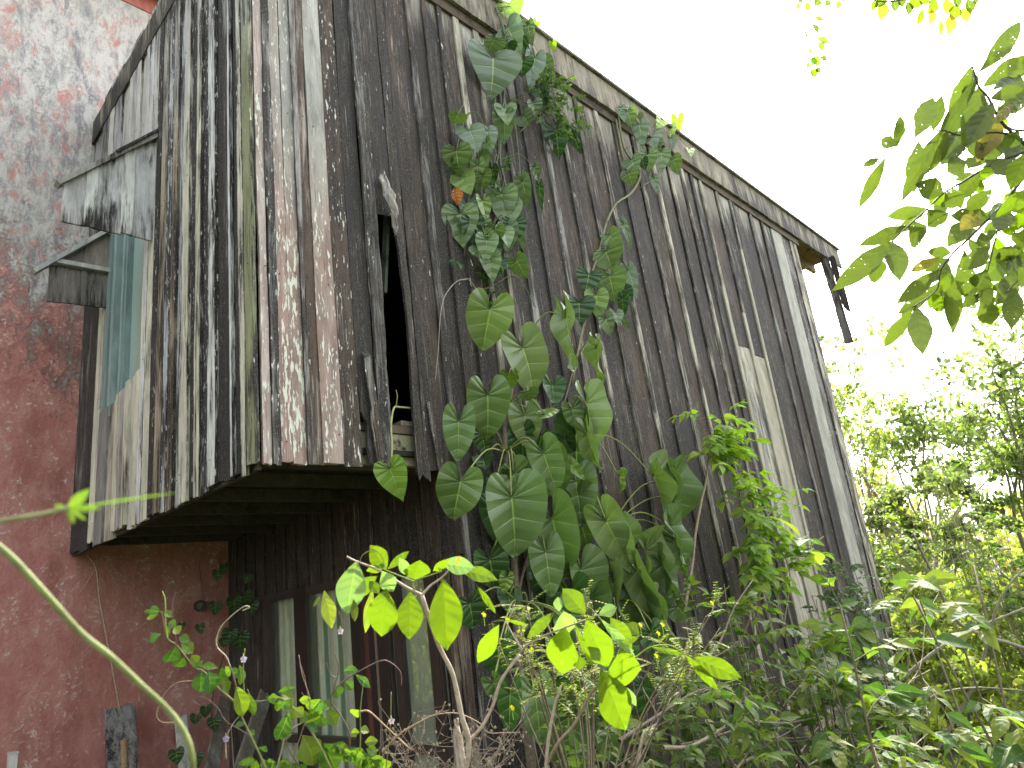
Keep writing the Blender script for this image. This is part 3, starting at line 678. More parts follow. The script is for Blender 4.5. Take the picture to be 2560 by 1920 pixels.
v2 = conv(1050, 0, 2.37, [(1190, 640, 1215, 710, 60, BG), (1232, 665, 1262, 760, 92, MG), (1300, 740, 1322, 872, 85, BG), (1370, 800, 1392, 872, 75, BG), (1350, 915, 1367, 1022, 92, MG),
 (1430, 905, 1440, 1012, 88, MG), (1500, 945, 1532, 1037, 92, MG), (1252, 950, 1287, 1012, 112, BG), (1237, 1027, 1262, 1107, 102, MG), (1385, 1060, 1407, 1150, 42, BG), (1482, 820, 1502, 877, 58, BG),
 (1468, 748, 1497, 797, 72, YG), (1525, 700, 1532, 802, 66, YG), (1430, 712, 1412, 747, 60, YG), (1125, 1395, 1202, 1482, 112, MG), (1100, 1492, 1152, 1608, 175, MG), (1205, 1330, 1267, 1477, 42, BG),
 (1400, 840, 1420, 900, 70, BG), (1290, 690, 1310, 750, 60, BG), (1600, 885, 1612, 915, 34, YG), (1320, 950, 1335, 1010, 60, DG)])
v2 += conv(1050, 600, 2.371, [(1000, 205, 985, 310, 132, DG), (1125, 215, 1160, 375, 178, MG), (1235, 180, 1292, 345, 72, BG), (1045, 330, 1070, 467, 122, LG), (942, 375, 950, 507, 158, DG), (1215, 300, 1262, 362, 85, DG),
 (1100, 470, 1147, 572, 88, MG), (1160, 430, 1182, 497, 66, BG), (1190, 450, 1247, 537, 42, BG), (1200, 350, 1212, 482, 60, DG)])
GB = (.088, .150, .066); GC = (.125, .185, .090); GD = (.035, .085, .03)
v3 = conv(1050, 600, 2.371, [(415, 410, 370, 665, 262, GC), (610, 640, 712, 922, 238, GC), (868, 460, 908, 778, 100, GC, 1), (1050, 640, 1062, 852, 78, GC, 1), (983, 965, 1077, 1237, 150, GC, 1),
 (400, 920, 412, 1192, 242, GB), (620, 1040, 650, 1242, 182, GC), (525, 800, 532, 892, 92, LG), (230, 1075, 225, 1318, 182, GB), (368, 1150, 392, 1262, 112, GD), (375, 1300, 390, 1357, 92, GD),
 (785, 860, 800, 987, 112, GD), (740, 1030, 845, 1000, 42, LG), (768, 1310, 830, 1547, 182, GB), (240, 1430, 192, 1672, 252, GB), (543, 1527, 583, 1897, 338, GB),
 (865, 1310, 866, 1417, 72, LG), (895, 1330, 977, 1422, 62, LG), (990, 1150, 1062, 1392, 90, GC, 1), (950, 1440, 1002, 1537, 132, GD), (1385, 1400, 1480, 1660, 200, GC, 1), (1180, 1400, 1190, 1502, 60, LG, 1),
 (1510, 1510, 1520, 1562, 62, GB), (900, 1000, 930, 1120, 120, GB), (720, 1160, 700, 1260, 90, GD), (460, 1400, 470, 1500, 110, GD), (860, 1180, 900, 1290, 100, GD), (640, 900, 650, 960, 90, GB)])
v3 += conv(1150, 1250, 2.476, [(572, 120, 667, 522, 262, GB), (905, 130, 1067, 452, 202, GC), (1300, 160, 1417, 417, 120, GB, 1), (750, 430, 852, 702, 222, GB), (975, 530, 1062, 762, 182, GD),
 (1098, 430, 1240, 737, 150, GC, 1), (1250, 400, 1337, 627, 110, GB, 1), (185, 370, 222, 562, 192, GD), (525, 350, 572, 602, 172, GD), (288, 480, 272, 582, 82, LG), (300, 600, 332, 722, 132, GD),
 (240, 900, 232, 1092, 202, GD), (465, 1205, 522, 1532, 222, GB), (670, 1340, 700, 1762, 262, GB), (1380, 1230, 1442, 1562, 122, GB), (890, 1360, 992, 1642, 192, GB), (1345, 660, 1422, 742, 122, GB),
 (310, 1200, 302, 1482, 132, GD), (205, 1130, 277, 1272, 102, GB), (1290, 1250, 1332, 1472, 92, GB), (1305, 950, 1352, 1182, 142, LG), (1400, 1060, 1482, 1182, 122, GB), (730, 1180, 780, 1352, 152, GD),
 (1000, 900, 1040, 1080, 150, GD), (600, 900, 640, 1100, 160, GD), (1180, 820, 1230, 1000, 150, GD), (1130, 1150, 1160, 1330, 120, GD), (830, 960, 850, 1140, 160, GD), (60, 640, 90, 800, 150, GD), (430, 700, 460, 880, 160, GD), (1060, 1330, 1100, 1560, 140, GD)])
for i in range(20):
    x = max(random.uniform(1225, 1290), random.gauss(1370, 100)); y = random.uniform(1080, 1880); w = random.uniform(65, 105); x = min(x, 1440)+max(0, (y-1250)*.14)
    v3.append((x, y, x+random.uniform(-10, 40), y+w*random.uniform(1.15, 1.5), w, random.choice((GD, GB, GB, GD))))
for i in range(8):
    x = random.uniform(1520, 1700); y = random.uniform(1180, 1520); w = random.uniform(55, 85)
    v3.append((x, y, x+random.uniform(10, 50), y+w*random.uniform(1.5, 2.1), w, random.choice((GB, GC)), 1))
for i in range(16):
    x = random.gauss(1225, 45); y = random.uniform(240, 720); w = random.uniform(34, 60)
    v1.append((x, y, x+random.uniform(-4, 16), y+w*random.uniform(.9, 1.3), w, random.choice((DG, BG, MG, MG))))
def climber(name, label, rows, outline, offr, petlen, stems, colst, ruf, fold, nv):
    T = empty(name, (0, 0, 0), label, 'climbing plant'); st = MB()
    for P in stems: tube(st, [onY(x, y, KY-o) for x, y, o in P[0]], P[1], P[2], sides=6, jit=.15, col=colst)
    allp = [onY(x, y, KY-o) for P in stems for x, y, o in P[0]]
    for r in rows:
        ax, ay, tx, ty, w, c = r[:6]; side = len(r) > 6
        off = offr[0]+(offr[1]-offr[0])*random.random()
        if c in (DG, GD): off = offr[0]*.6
        if ay > 1560 and outline is ARROW: off = random.uniform(.35, .6)
        mb = MB()
        zk = dict(fold=fold*(1 if random.random() < .7 else 2)+.1*random.random()+(.45 if side else 0), bend=random.uniform(.02, .25), ruf=ruf*random.uniform(.5, 1.5)*(2 if side else 1), nv=nv, M_=5, col=c)
        P0, nr, L = leafpx(mb, ax, ay, tx, ty, w, outline, off=off, tilt=random.uniform(-.02, .02), turn=(random.choice((-.8, .8)) if side else random.uniform(-.25, .25)), **zk)
        mb.build('leaf', LEAF, T, smooth=True)
        # petiole from the blade to the nearest stem point above or below
        d = [np.linalg.norm(q-P0)+(.15 if q[2] < P0[2] else 0) for q in allp]; q = allp[int(np.argmin(d))]
        mid = (P0+q)/2+np.array([0, -.03, .05+.15*L])
        tube(st, [q, mid, P0-nr*.004], .004*petlen, .003*petlen, n=5, sides=5, col=(.25, .30, .09) if name == 'climbing_philodendron' else (.13, .18, .08))
    st.build('stem', STEM, T, smooth=True); return T
climber('heart_leaf_vine', 'vine of heart shaped leaves hanging from the roof edge left of centre', v1, HEART, (.06, .18), .8,
 [([(1240, 20, .1), (1262, 90, .12), (1262, 200, .06), (1255, 300, .04), (1250, 400, .04), (1262, 470, .04), (1235, 560, .05), (1215, 640, .05), (1225, 720, .04), (1200, 800, .04)], .012, .007),
  ([(1236, 236, .05), (1245, 330, .03), (1243, 400, .04), (1190, 480, .04), (1170, 560, .04), (1160, 640, .04)], .007, .004),
  ([(1262, 200, .06), (1275, 250, .04), (1290, 330, .04), (1300, 450, .04), (1290, 560, .04), (1300, 660, .04)], .008, .004),
  ([(1162, 290, .05), (1150, 360, .04), (1140, 430, .04), (1150, 540, .04)], .005, .003)], (.12, .15, .08), .012, .12, 7)
climber('heart_leaf_vine', 'smaller heart leaved vine on the wall to the right with bright leaves at the gutter', v2, HEART, (.05, .16), .8,
 [([(1545, 280, .08), (1560, 370, .05), (1600, 430, .05), (1580, 480, .05), (1540, 510, .05), (1515, 560, .04), (1500, 620, .04), (1475, 700, .04), (1465, 780, .04), (1450, 850, .04), (1430, 960, .04)], .012, .008),
  ([(1540, 300, .06), (1555, 380, .05), (1575, 460, .04)], .010, .006), ([(1630, 330, .06), (1660, 420, .05), (1600, 470, .04)], .006, .004)], (.20, .21, .10), .012, .12, 7)
climber('climbing_philodendron', 'climbing plant with very large wavy arrow shaped leaves in the middle of the wall', v3, ARROW, (.12, .34), 1.5,
 [([(1330, 1920, .12), (1300, 1700, .10), (1290, 1500, .08), (1280, 1300, .06), (1262, 1130, .06), (1270, 1010, .06), (1290, 930, .05), (1310, 850, .05)], .028, .014),
  ([(1400, 1920, .12), (1380, 1650, .1), (1370, 1480, .08), (1400, 1330, .06), (1430, 1200, .06), (1440, 1080, .05)], .022, .010),
  ([(1500, 1900, .1), (1520, 1700, .1), (1540, 1500, .08), (1520, 1320, .06)], .02, .01),
  ([(1290, 1500, .08), (1330, 1350, .06), (1380, 1200, .05), (1400, 1050, .05), (1440, 900, .04), (1465, 800, .04)], .010, .006)], (.16, .13, .09), .05, .22, 9)
# dead leaf, hanging roots, lone leaf hanging out of the hole
T = empty('dead_leaf', (0, 0, 0), 'curled orange brown dead leaf caught among the heart shaped leaves', 'leaf')
mb = MB(); leafpx(mb, 1139, 465, 1145, 512, 24, ELL, off=.12, fold=.9, ruf=.06, col=(.40, .13, .05)); mb.build('blade', LEAF, T, smooth=True)
T = empty('vine_shoot', (0, 0, 0), 'single bright green leaf on a bent stalk hanging out of the torn opening', 'vine')
mb = MB(); leafpx(mb, 975, 1172, 1008, 1253, 76, HEART, off=.13, fold=.2, ruf=.02, col=(.12, .22, .04), M_=5, face=1); mb.build('leaf', LEAF, T, smooth=True)
mb = MB(); tube(mb, [onY(1040, 1022, KY+.03), onY(1000, 1018, KY-.0), onY(985, 1020, KY-.05), onY(978, 1060, KY-.10), onY(980, 1120, KY-.12), onY(976, 1172, KY-.13)], .006, .0045, col=(.36, .40, .16))
tube(mb, [onY(990, 1020, KY-.05), onY(993, 990, KY-.06), onY(990, 975, KY-.05)], .003, .002, col=(.30, .24, .1)); mb.build('stalk', STEM, T, smooth=True)
mb = MB(); tube(mb, [onY(1170, 697, KY-.05), onY(1140, 705, KY-.06), onY(1110, 745, KY-.05), onY(1100, 800, KY-.05), (onY(1096, 870, KY-.05)), onY(1088, 950, KY-.05)], .0035, .0018, sides=5, col=(.42, .36, .32))
tube(mb, [onY(1170, 697, KY-.05), onY(1185, 715, KY-.05), onY(1200, 740, KY-.05)], .004, .003, sides=5, col=(.3, .22, .14)); tag(mb.build('hanging_root', STEM, smooth=True), 'thin pale aerial root dangling in a loop over the dark boards', 'root')
# ------------------------------------------------------------------ foliage helpers
def quick_leaves(mb, pts, dirs, size, cols, spread=.5, outline=LOW):
    for P, d in zip(pts, dirs):
        c = cols[random.randrange(len(cols))]; sz = size*random.uniform(.6, 1.3)
        nrm = U(np.array([0, 0, 1.])+rng.normal(0, spread, 3)); leaf(mb, np.asarray(P, float), U(d), nrm, sz, sz*.55, outline, fold=.2, bend=.25, ruf=0, nv=1, M_=1, col=c)
def sprig(mb, st, P, d, n, length, size, cols, droop=.3, rc=(.10, .14, .05), r=.0022, outline=LAN):
    """a twig with leaves in pairs along it and one at the end"""
    d = U(d); pts = [P+d*length*t-np.array([0, 0, 1])*droop*length*t*t for t in np.linspace(0, 1, 5)]
    tube(st, pts, r, r*.5, n=2, sides=4, col=rc); side = U(np.cross(d, (0, 0, 1))+1e-6)
    for i in range(n):
        t = (i+1)/(n+.3); q = P+d*length*t-np.array([0, 0, 1])*droop*length*t*t
        for s_ in (-1, 1):
            dd = U(side*s_+d*.7+np.array([0, 0, -.35])+rng.normal(0, .2, 3)); quick_leaf(mb, q, dd, size*random.uniform(.7, 1.15), cols, outline)
    quick_leaf(mb, pts[-1], U(d+np.array([0, 0, -.5])), size, cols, outline)
def quick_leaf(mb, P, d, sz, cols, outline=LAN, wr=.5):
    c = cols[random.randrange(len(cols))]; nrm = U(np.array([0, -.1, 1.])+rng.normal(0, .45, 3))
    leaf(mb, P, d, nrm, sz, sz*wr, outline, fold=.25, bend=.35, ruf=.0, nv=3, M_=1 if outline is not ELL else 2, col=c)
def foliage_np(name, parent, centers, radii, n, size, cols, mat, squash=.8, hang=.4, gap=.0, shell=.55):
    """thousands of small folded leaves spread through uneven clumps; one mesh"""
    c_, r_ = [], []
    for C0, R0 in zip(centers, radii):
        for _ in range(9): c_.append(np.asarray(C0)+rng.normal(0, .68, 3)*R0*np.array([1, 1, .85])); r_.append(R0*rng.uniform(.22, .75))
    centers = np.array(c_); radii = np.array(r_)
    wts = radii**2; idx = rng.choice(len(centers), n, p=wts/wts.sum())
    v = rng.normal(size=(n, 3)); v /= np.linalg.norm(v, axis=1)[:, None]; rr = radii[idx]*(shell+(1-shell)*rng.random(n))**1.0*rng.uniform(.25, 1.08, n)**.45
    P = centers[idx]+v*rr[:, None]*np.array([1, 1, squash])
    P += .12*radii[idx][:, None]*np.stack([np.sin(P[:, 1]*9), np.sin(P[:, 2]*8+1), np.sin(P[:, 0]*9+2)], 1)
    a = rng.normal(size=(n, 3)); a[:, 2] -= hang; a /= np.linalg.norm(a, axis=1)[:, None]
    nr = rng.normal(size=(n, 3))*.7; nr[:, 2] += .8; nr -= a*(nr*a).sum(1)[:, None]; nr /= np.linalg.norm(nr, axis=1)[:, None]
    w = np.cross(a, nr); s_ = (size*rng.uniform(.55, 1.35, n))[:, None]
    V = np.stack([P, P+a*s_*.35+w*s_*.27+nr*s_*.06, P+a*s_*.72+w*s_*.2+nr*s_*.04, P+a*s_-nr*s_*.12, P+a*s_*.72-w*s_*.2+nr*s_*.04, P+a*s_*.35-w*s_*.27+nr*s_*.06, P+a*s_*.4, P+a*s_*.72-nr*s_*.03], 1).reshape(-1, 3)
    base = (np.arange(n)*8)[:, None]
    T = np.array([[0, 1, 6, 5], [6, 1, 2, 7], [5, 6, 7, 4], [7, 2, 3, 4]]); Fc = (base[:, :, None]+T[None]).reshape(-1, 4)
    me = bpy.data.meshes.new(name); me.vertices.add(len(V)); me.vertices.foreach_set('co', V.astype(np.float32).ravel())
    me.loops.add(Fc.size); me.loops.foreach_set('vertex_index', Fc.ravel().astype(np.int32)); me.polygons.add(len(Fc)); me.polygons.foreach_set('loop_start', (np.arange(len(Fc))*4).astype(np.int32))
    try: me.polygons.foreach_set('loop_total', np.full(len(Fc), 4, np.int32))
    except Exception: pass
    C = np.array(cols)[rng.integers(0, len(cols), n)]*rng.uniform(.75, 1.25, (n, 1)); at = me.attributes.new('col', 'FLOAT_VECTOR', 'POINT'); at.data.foreach_set('vector', np.repeat(C, 8, 0).astype(np.float32).ravel())
    uvt = np.array([(0, 0, 0), (1, .35, 0), (1, .7, 0), (0, 1, 0), (-1, .7, 0), (-1, .35, 0), (0, .4, 0), (0, .7, 0)]); at = me.attributes.new('uvw', 'FLOAT_VECTOR', 'POINT'); at.data.foreach_set('vector', np.tile(uvt, (n, 1)).astype(np.float32).ravel())
    me.update(calc_edges=True); me.validate(); me.materials.append(mat); o = bpy.data.objects.new(name, me); COL.objects.link(o); o.parent = parent; return o
def branches(mb, root, tips, r0, r1, col, wob=.12, sides=5):
    for t in tips:
        root, t = np.asarray(root, float), np.asarray(t, float); L = np.linalg.norm(t-root)
        P = [root]+[root+(t-root)*f+rng.normal(0, wob*L*.3, 3)+np.array([0, 0, .1*L*math.sin(f*3.14)]) for f in (.3, .6, .85)]+[t]
        tube(mb, P, r0, r1, n=4, sides=sides, col=col)
# ------------------------------------------------------------------ small climber at the roof edge
def sprigplant(name, label, cat_, stems, tips, size, cols, mat=None, rc=(.12, .15, .06), n=4, length=.22, droop=.3, group=None, outline=LAN):
    T = empty(name, (0, 0, 0), label, cat_, group); st = MB(); lf = MB()
    for P, r0, r1 in stems: tube(st, P, r0, r1, n=4, sides=5, col=rc)
    for P, d in tips: sprig(lf, st, np.asarray(P, float), d, n, length*random.uniform(.7, 1.25), size, cols, droop, rc, outline=outline)
    st.build('stem', STEM, T, smooth=True); lf.build('foliage', mat or LEAFS, T, smooth=False); return T
tips = []
for i in range(46):
    px = random.gauss(1385, 32); py = random.gauss(245, 34)+.25*(px-1385)
    tips.append((onY(px, py, KY-random.uniform(.05, .22)), U(rng.normal(0, 1, 3)+np.array([.2, -.4, .1]))))
for i in range(14): tips.append((onY(random.uniform(1385, 1450), random.uniform(250, 340), KY-.08), U(rng.normal(0, .7, 3)+np.array([.3, -.2, -.5]))))
sprigplant('bushy_climber', 'fine small leaved dark green climber tangled beside the topmost heart leaves', 'climbing plant',
 [([onY(1300, 330, KY-.04), onY(1340, 290, KY-.06), onY(1380, 250, KY-.1), onY(1420, 200, KY-.12)], .005, .003), ([onY(1380, 250, KY-.1), onY(1420, 300, KY-.1), onY(1410, 350, KY-.06), onY(1380, 330, KY-.05)], .004, .002)],
 tips, .05, [(.045, .08, .045), (.065, .105, .05), (.055, .09, .06)], n=4, length=.13)
tips = [(onY(random.gauss(1215, 45), random.gauss(500, 70), KY-.05), U(rng.normal(0, 1, 3)+np.array([0, -.3, -.2]))) for i in range(10)]+[(onY(random.gauss(1235, 22), random.gauss(700, 26), KY-.07), U(rng.normal(0, 1, 3)+np.array([0, -.3, -.2]))) for i in range(9)]
sprigplant('wiry_creeper', 'wiry small leaved creeper threading between the hanging heart leaves', 'climbing plant',
 [([onY(1290, 760, KY-.06), onY(1240, 700, KY-.06), onY(1180, 640, KY-.04), onY(1200, 560, KY-.04), onY(1240, 480, KY-.04), onY(1270, 380, KY-.04)], .004, .002),
  ([onY(1170, 740, KY-.05), onY(1230, 715, KY-.06), onY(1290, 690, KY-.04), onY(1340, 770, KY-.05)], .004, .003)], tips, .06, [(.03, .08, .03), (.04, .10, .035)], n=3, length=.14)
# ------------------------------------------------------------------ sapling against the wall
def wp(x, y, o): return onY(x, y, KY-o)
SC = [(.15, .24, .045), (.19, .29, .05), (.13, .22, .055), (.21, .28, .055)]
def conv4(P, o): return [wp(1500+x/2.764, 900+y/2.764, o) for x, y in P]
def saptips(P, o, n, up=0):
    out = []
    for i in range(n):
        q = P[random.randrange(len(P)-1)]; k = P[min(len(P)-1, P.index(q)+1)]; f = random.random()
        x = q[0]+(k[0]-q[0])*f; y = q[1]+(k[1]-q[1])*f; p = wp(1500+x/2.764, 900+y/2.764, o); out.append((p, U(np.array([random.choice((-1, 1))*random.uniform(.5, 1), random.uniform(-.9, .2), random.uniform(-.15, .5)]))))
    return out
S1 = [(590, 1700), (640, 1400), (660, 1200), (700, 980), (730, 850), (750, 690)]
S1b = [(750, 690), (730, 560), (700, 450), (620, 370)]; S1c = [(750, 690), (800, 560), (880, 450), (900, 360)]; S1d = [(750, 690), (860, 600), (980, 560)]
tips = saptips(S1b, .35, 16)+saptips(S1c, .35, 15)+saptips(S1d, .35, 14)
sprigplant('sapling', 'slim sapling with a bare leaning stem topped by a tuft of bright leaves', 'sapling',
 [(conv4(S1, .35), .012, .009)]+[(conv4(P, .35), .006, .003) for P in (S1b, S1c, S1d)], tips, .11, SC, n=2, length=.25, rc=(.26, .21, .13), group='saplings against the wall')
S2 = [(1080, 2100), (1050, 1650), (1040, 1400), (1040, 1200), (990, 1050), (960, 950), (930, 850), (900, 740)]; S3 = [(1040, 1300), (1100, 1180), (1160, 1080), (1230, 980), (1300, 900)]; S4 = [(1050, 1500), (1140, 1420), (1250, 1330)]
tips = saptips(S2[1:], .3, 44)+saptips(S3, .3, 17)+saptips(S4, .3, 10)
sprigplant('sapling', 'leafy upright sapling with layered light green leaves in front of the pale patched boards', 'sapling',
 [(conv4(P, .3), .009, .003) for P in (S2, S3, S4)], tips, .12, SC, n=2, length=.27, rc=(.20, .24, .09), group='saplings against the wall')
S5 = [(1960, 1560), (1975, 1440), (1950, 1370), (1920, 1330)]; S5 = [((x-1500)*2.764, (y-900)*2.764) for x, y in S5]; S6 = [((x-1500)*2.764, (y-900)*2.764) for x, y in [(1960, 1440), (2010, 1380), (2060, 1340)]]
tips = saptips(S5[1:], .4, 9)+saptips(S6, .4, 8)
sprigplant('sapling', 'small thin sapling with arching leaves near the far end of the wall', 'sapling', [(conv4(P, .4), .006, .003) for P in (S5, S6)], tips, .12, SC, n=2, length=.25, rc=(.22, .2, .1), group='saplings against the wall')
# ------------------------------------------------------------------ undergrowth along the wall
def shrub(name, label, px, py, off, rx, rz, ns, size, cols, n=4, at_=None, length=.3, per=5, mat=None, rc=(.15, .13, .08), dry=0, group=None, outline=LAN):
    C = wp(px, py, off) if at_ is None else dep(px, py, at_); root = np.array([C[0]+random.uniform(-.1, .1), C[1]-.05, GZ+.05]); T = empty(name, (0, 0, 0), label, 'shrub', group); st = MB(); lf = MB()
    for i in range(ns):
        tip = C+np.array([random.uniform(-1, 1)*rx, random.uniform(-.6, .35)*min(rx, off*.8), random.uniform(-.7, 1)*rz]); tip[1] = min(tip[1], KY-.08) if tip[0] < 9.8 else tip[1]
        mid = root+(tip-root)*.55+rng.normal(0, .08, 3)+np.array([(root[0]-tip[0])*.2, 0, .1]); mid[1] = min(mid[1], KY-.08) if mid[0] < 9.8 else mid[1]
        P = smoothpath([root+rng.normal(0, .04, 3)*[1, 1, 0], mid, tip], 6); tube(st, P, .008, .003, sm=False, sides=5, col=rc)
        for j in range(per):
            q = P[random.randrange(len(P)//3, len(P))]; d = U(np.array([random.uniform(-1, 1), random.uniform(-1.1, .25), random.uniform(-.2, .9)])); 
            sprig(lf, st, q, d, n, length*random.uniform(.6, 1.2), size*random.uniform(.7, 1.2), cols, .35, rc, outline=outline)
    st.build('stem', STEM, T, smooth=True); lf.build('foliage', mat or LEAFS, T); return T
UG = [(.07, .12, .03), (.10, .155, .04), (.05, .095, .03), (.13, .17, .045)]; UD = [(.025, .06, .02), (.035, .08, .025), (.05, .09, .03)]; UY = [(.09, .14, .03), (.13, .16, .035), (.05, .10, .03)]
YGs = [(.12, .17, .045), (.16, .21, .05), (.09, .14, .04), (.20, .24, .06)]
G_ = 'undergrowth shrubs along the wall'
shrub('shrub', 'leafy green shrub right of the big arrow leaves at the wall foot', 1760, 1590, .5, .55, .30, 10, .085, UG, per=7, group=G_)
shrub('shrub', 'shrub with broad lance shaped leaves below the thin sapling', 1980, 1600, .8, .65, .32, 11, .13, UG, per=6, n=3, length=.36, group=G_)
shrub('shrub', 'dark small leaved shrub hugging the far corner of the wall', 2130, 1480, .5, .7, .42, 14, .075, UD, per=8, group=G_)
shrub('shrub', 'yellowish leggy shrub in the lower right under the far corner', 2090, 1750, 1.3, .8, .40, 12, .10, UY, per=6, group=G_)
shrub('shrub', 'shaggy green shrub at the bottom edge right of centre', 1800, 1840, .9, .6, .30, 10, .09, UG, per=5, group=G_)
shrub('shrub', 'sunlit twiggy shrub crowding the very bottom right corner', 2420, 1800, 2.3, .75, .45, 12, .09, UY, per=7, group=G_)
PS = (.34, .30, .20)
shrub('thin_stemmed_shrub', 'pale thin stemmed leafy shrub just past the far corner of the wall', 2230, 1330, .5, .9, .8, 20, .085, YGs, per=7, at_=9.5, rc=PS, group='airy shrubs past the wall end')
shrub('thin_stemmed_shrub', 'tall airy shrub of thin stems against the sky right of the wall', 2350, 1210, .5, .9, .7, 16, .085, YGs, per=5, at_=9.0, rc=PS, group='airy shrubs past the wall end')
shrub('thin_stemmed_shrub', 'pale shrub of thin crossing stems near the right edge', 2480, 1400, .5, .9, .8, 20, .08, YGs+UD, per=6, at_=8.0, rc=PS, group='airy shrubs past the wall end')
shrub('shrub', 'low green shrub in front of the arrow leaves at the bottom centre', 1400, 1860, .7, .35, .16, 8, .075, UG, per=6, group=G_)
shrub('shrub', 'small green shrub at the wall foot below the lime leaf cluster', 1600, 1790, .7, .40, .22, 9, .08, UG, per=7, group=G_)
# glossy big leaves on the shrub near 2090,1560
T = empty('broad_leaf_shrub', (0, 0, 0), 'cluster of broad glossy pointed leaves above the undergrowth near the far corner', 'shrub')
mb = MB(); st = MB(); c0 = wp(2115, 1560, 1.2)
for i, (tx, ty, w) in enumerate(((2100, 1625, 38), (2190, 1620, 30), (2205, 1600, 24), (2040, 1590, 30), (2080, 1540, 26), (2170, 1545, 26), (2230, 1560, 18), (2020, 1640, 24), (2150, 1680, 26), (1970, 1690, 30), (2000, 1560, 24), (2250, 1660, 20))):
    bxp, byp = 2120+(tx-2120)*.15, 1570+(ty-1570)*.1; leafpx(mb, bxp, byp, tx, ty, w, ELL, off=1.2, fold=.3, ruf=.01, nv=6, M_=3, col=random.choice([(.09, .15, .06), (.13, .18, .035), (.07, .13, .06)]), face=.4)
tube(st, [c0, c0+np.array([-.1, 0, -.6]), np.array([c0[0]-.1, c0[1], GZ])], .006, .01, col=(.2, .2, .1)); mb.build('foliage', LEAFS, T, smooth=True); st.build('stem', STEM, T, smooth=True)
# bare tangle of vines and twigs at the wall foot
T = empty('vine_tangle', (0, 0, 0), 'tangle of bare brown vines and twigs low against the long wall', 'vine'); k = 0
for i in range(52):
    x0 = random.uniform(1450, 2420); y0 = random.uniform(1480, 1900); o = random.uniform(.15, 1.1); L = random.uniform(100, 420); an = random.uniform(-2.6, -.2) if random.random() < .7 else random.uniform(-.6, .5)
    P = [wp(x0+math.cos(an)*L*f+random.gauss(0, 14), min(1990, y0+260-abs(math.sin(an))*L*f*1.0+random.gauss(0, 14)), o) for f in np.linspace(0, 1, 5)]
    P = [p for p in P if p[1] < KY-.03 and p[2] > GZ-.3]
    mb = MB(); tube(mb, P, random.choice((.004, .006, .011)), .003, n=4, sides=5, jit=.2, col=random.choice([(.28, .22, .15), (.22, .17, .12), (.34, .29, .21), (.14, .11, .08)])); mb.build('vine_stem', STEM, T, smooth=True)
# fine yellow-flowered bush
T = empty('flowering_bush', (0, 0, 0), 'wiry bush with feathery leaflets and a few tiny yellow flowers behind the lime leaves', 'shrub'); st = MB(); lf = MB(); fl = []
def featherleaf(mb, st, P, d, L, col):
    d = U(d); side = U(np.cross(d, (0, 0, 1))+1e-6); tube(st, [P, P+d*L*.5, P+d*L-np.array([0, 0, .15*L])], .0012, .0006, n=2, sides=3, col=(.2, .2, .08))
    for i in range(7):
        q = P+d*L*(i+1)/7.5-np.array([0, 0, .15*L*((i+1)/7)**2])
        for s_ in (-1, 1): leaf(mb, q, U(side*s_+d*.4), U(np.array([0, 0, 1.])+rng.normal(0, .3, 3)), .014, .007, LOW, nv=1, M_=1, ruf=0, col=col)
root = dep(1480, 2150, 2.0)
for i in range(22):
    tx, ty = random.uniform(1190, 1830), random.uniform(1500, 1640); z = random.uniform(1.75, 2.3)
    tip = dep(tx, ty, z); mid = dep(1480+(tx-1480)*.55+random.gauss(0, 20), 1800+random.gauss(0, 40), z); P = smoothpath([root, mid, tip], 6); tube(st, P, .003, .0014, sm=False, sides=4, col=random.choice([(.14, .11, .08), (.25, .2, .15)]))
    for j in range(11):
        q = P[random.randrange(len(P)*2//3, len(P))]; featherleaf(lf, st, q, rng.normal(0, 1, 3)+np.array([0, 0, .3]), random.uniform(.05, .085), random.choice([(.16, .20, .05), (.10, .15, .05), (.22, .24, .06)]))
for px, py in ((1209, 1537), (1268, 1550), (1329, 1624), (1655, 1562), (1779, 1508), (1645, 1584), (1280, 1770), (1600, 1563), (1640, 1640)):
    mb = MB(); P = dep(px, py, 1.85)
    for k in range(5):
        a = k*1.257; leaf(mb, P, (math.cos(a), math.sin(a)*.5-.3, math.sin(a)), (0, -1, .3), .009, .007, LOW, nv=1, M_=1, ruf=0, fold=.4, col=(.62, .52, .02))
    tube(mb, [P, P+np.array([0, 0, -.03])], .001, col=(.2, .25, .08)); fl.append(mb.build('flower', LEAFS, T))
st.build('stem', STEM, T, smooth=True); lf.build('foliage', LEAFS, T)
# ------------------------------------------------------------------ lime-leaved shrub close by
LM = (.112, .165, .014); LP = (.16, .24, .14); LO = (.09, .135, .012); LQ = (.17, .20, .06)
T = empty('lime_leaved_shrub', (0, 0, 0), 'nearby shrub with large backlit lime green leaves on pale forked branches', 'shrub')
l7 = conv(600, 1250, 2.476, [(722, 375, 655, 712, 185, LP), (520, 560, 577, 797, 92, LQ), (498, 600, 458, 658, 20, LM), (703, 610, 713, 757, 48, LQ), (822, 540, 775, 832, 62, LQ), (850, 470, 675, 603, 95, LO), (905, 545, 862, 857, 192, LM),
 (880, 440, 950, 572, 105, LP), (908, 432, 812, 283, 105, LM), (912, 430, 1045, 318, 52, LO), (985, 355, 1045, 470, 62, LP), (1075, 492, 1115, 378, 130, LM), (1055, 565, 1047, 867, 170, LO), (1255, 478, 1290, 942, 212, LM),
 (1300, 362, 1183, 455, 42, LM), (1240, 385, 1457, 425, 112, LP), (1360, 425, 1592, 492, 82, LM), (1460, 520, 1597, 717, 38, LM), (1605, 768, 1462, 1032, 92, LM), (780, 440, 900, 400, 60, LM), (800, 500, 860, 575, 60, LO)])
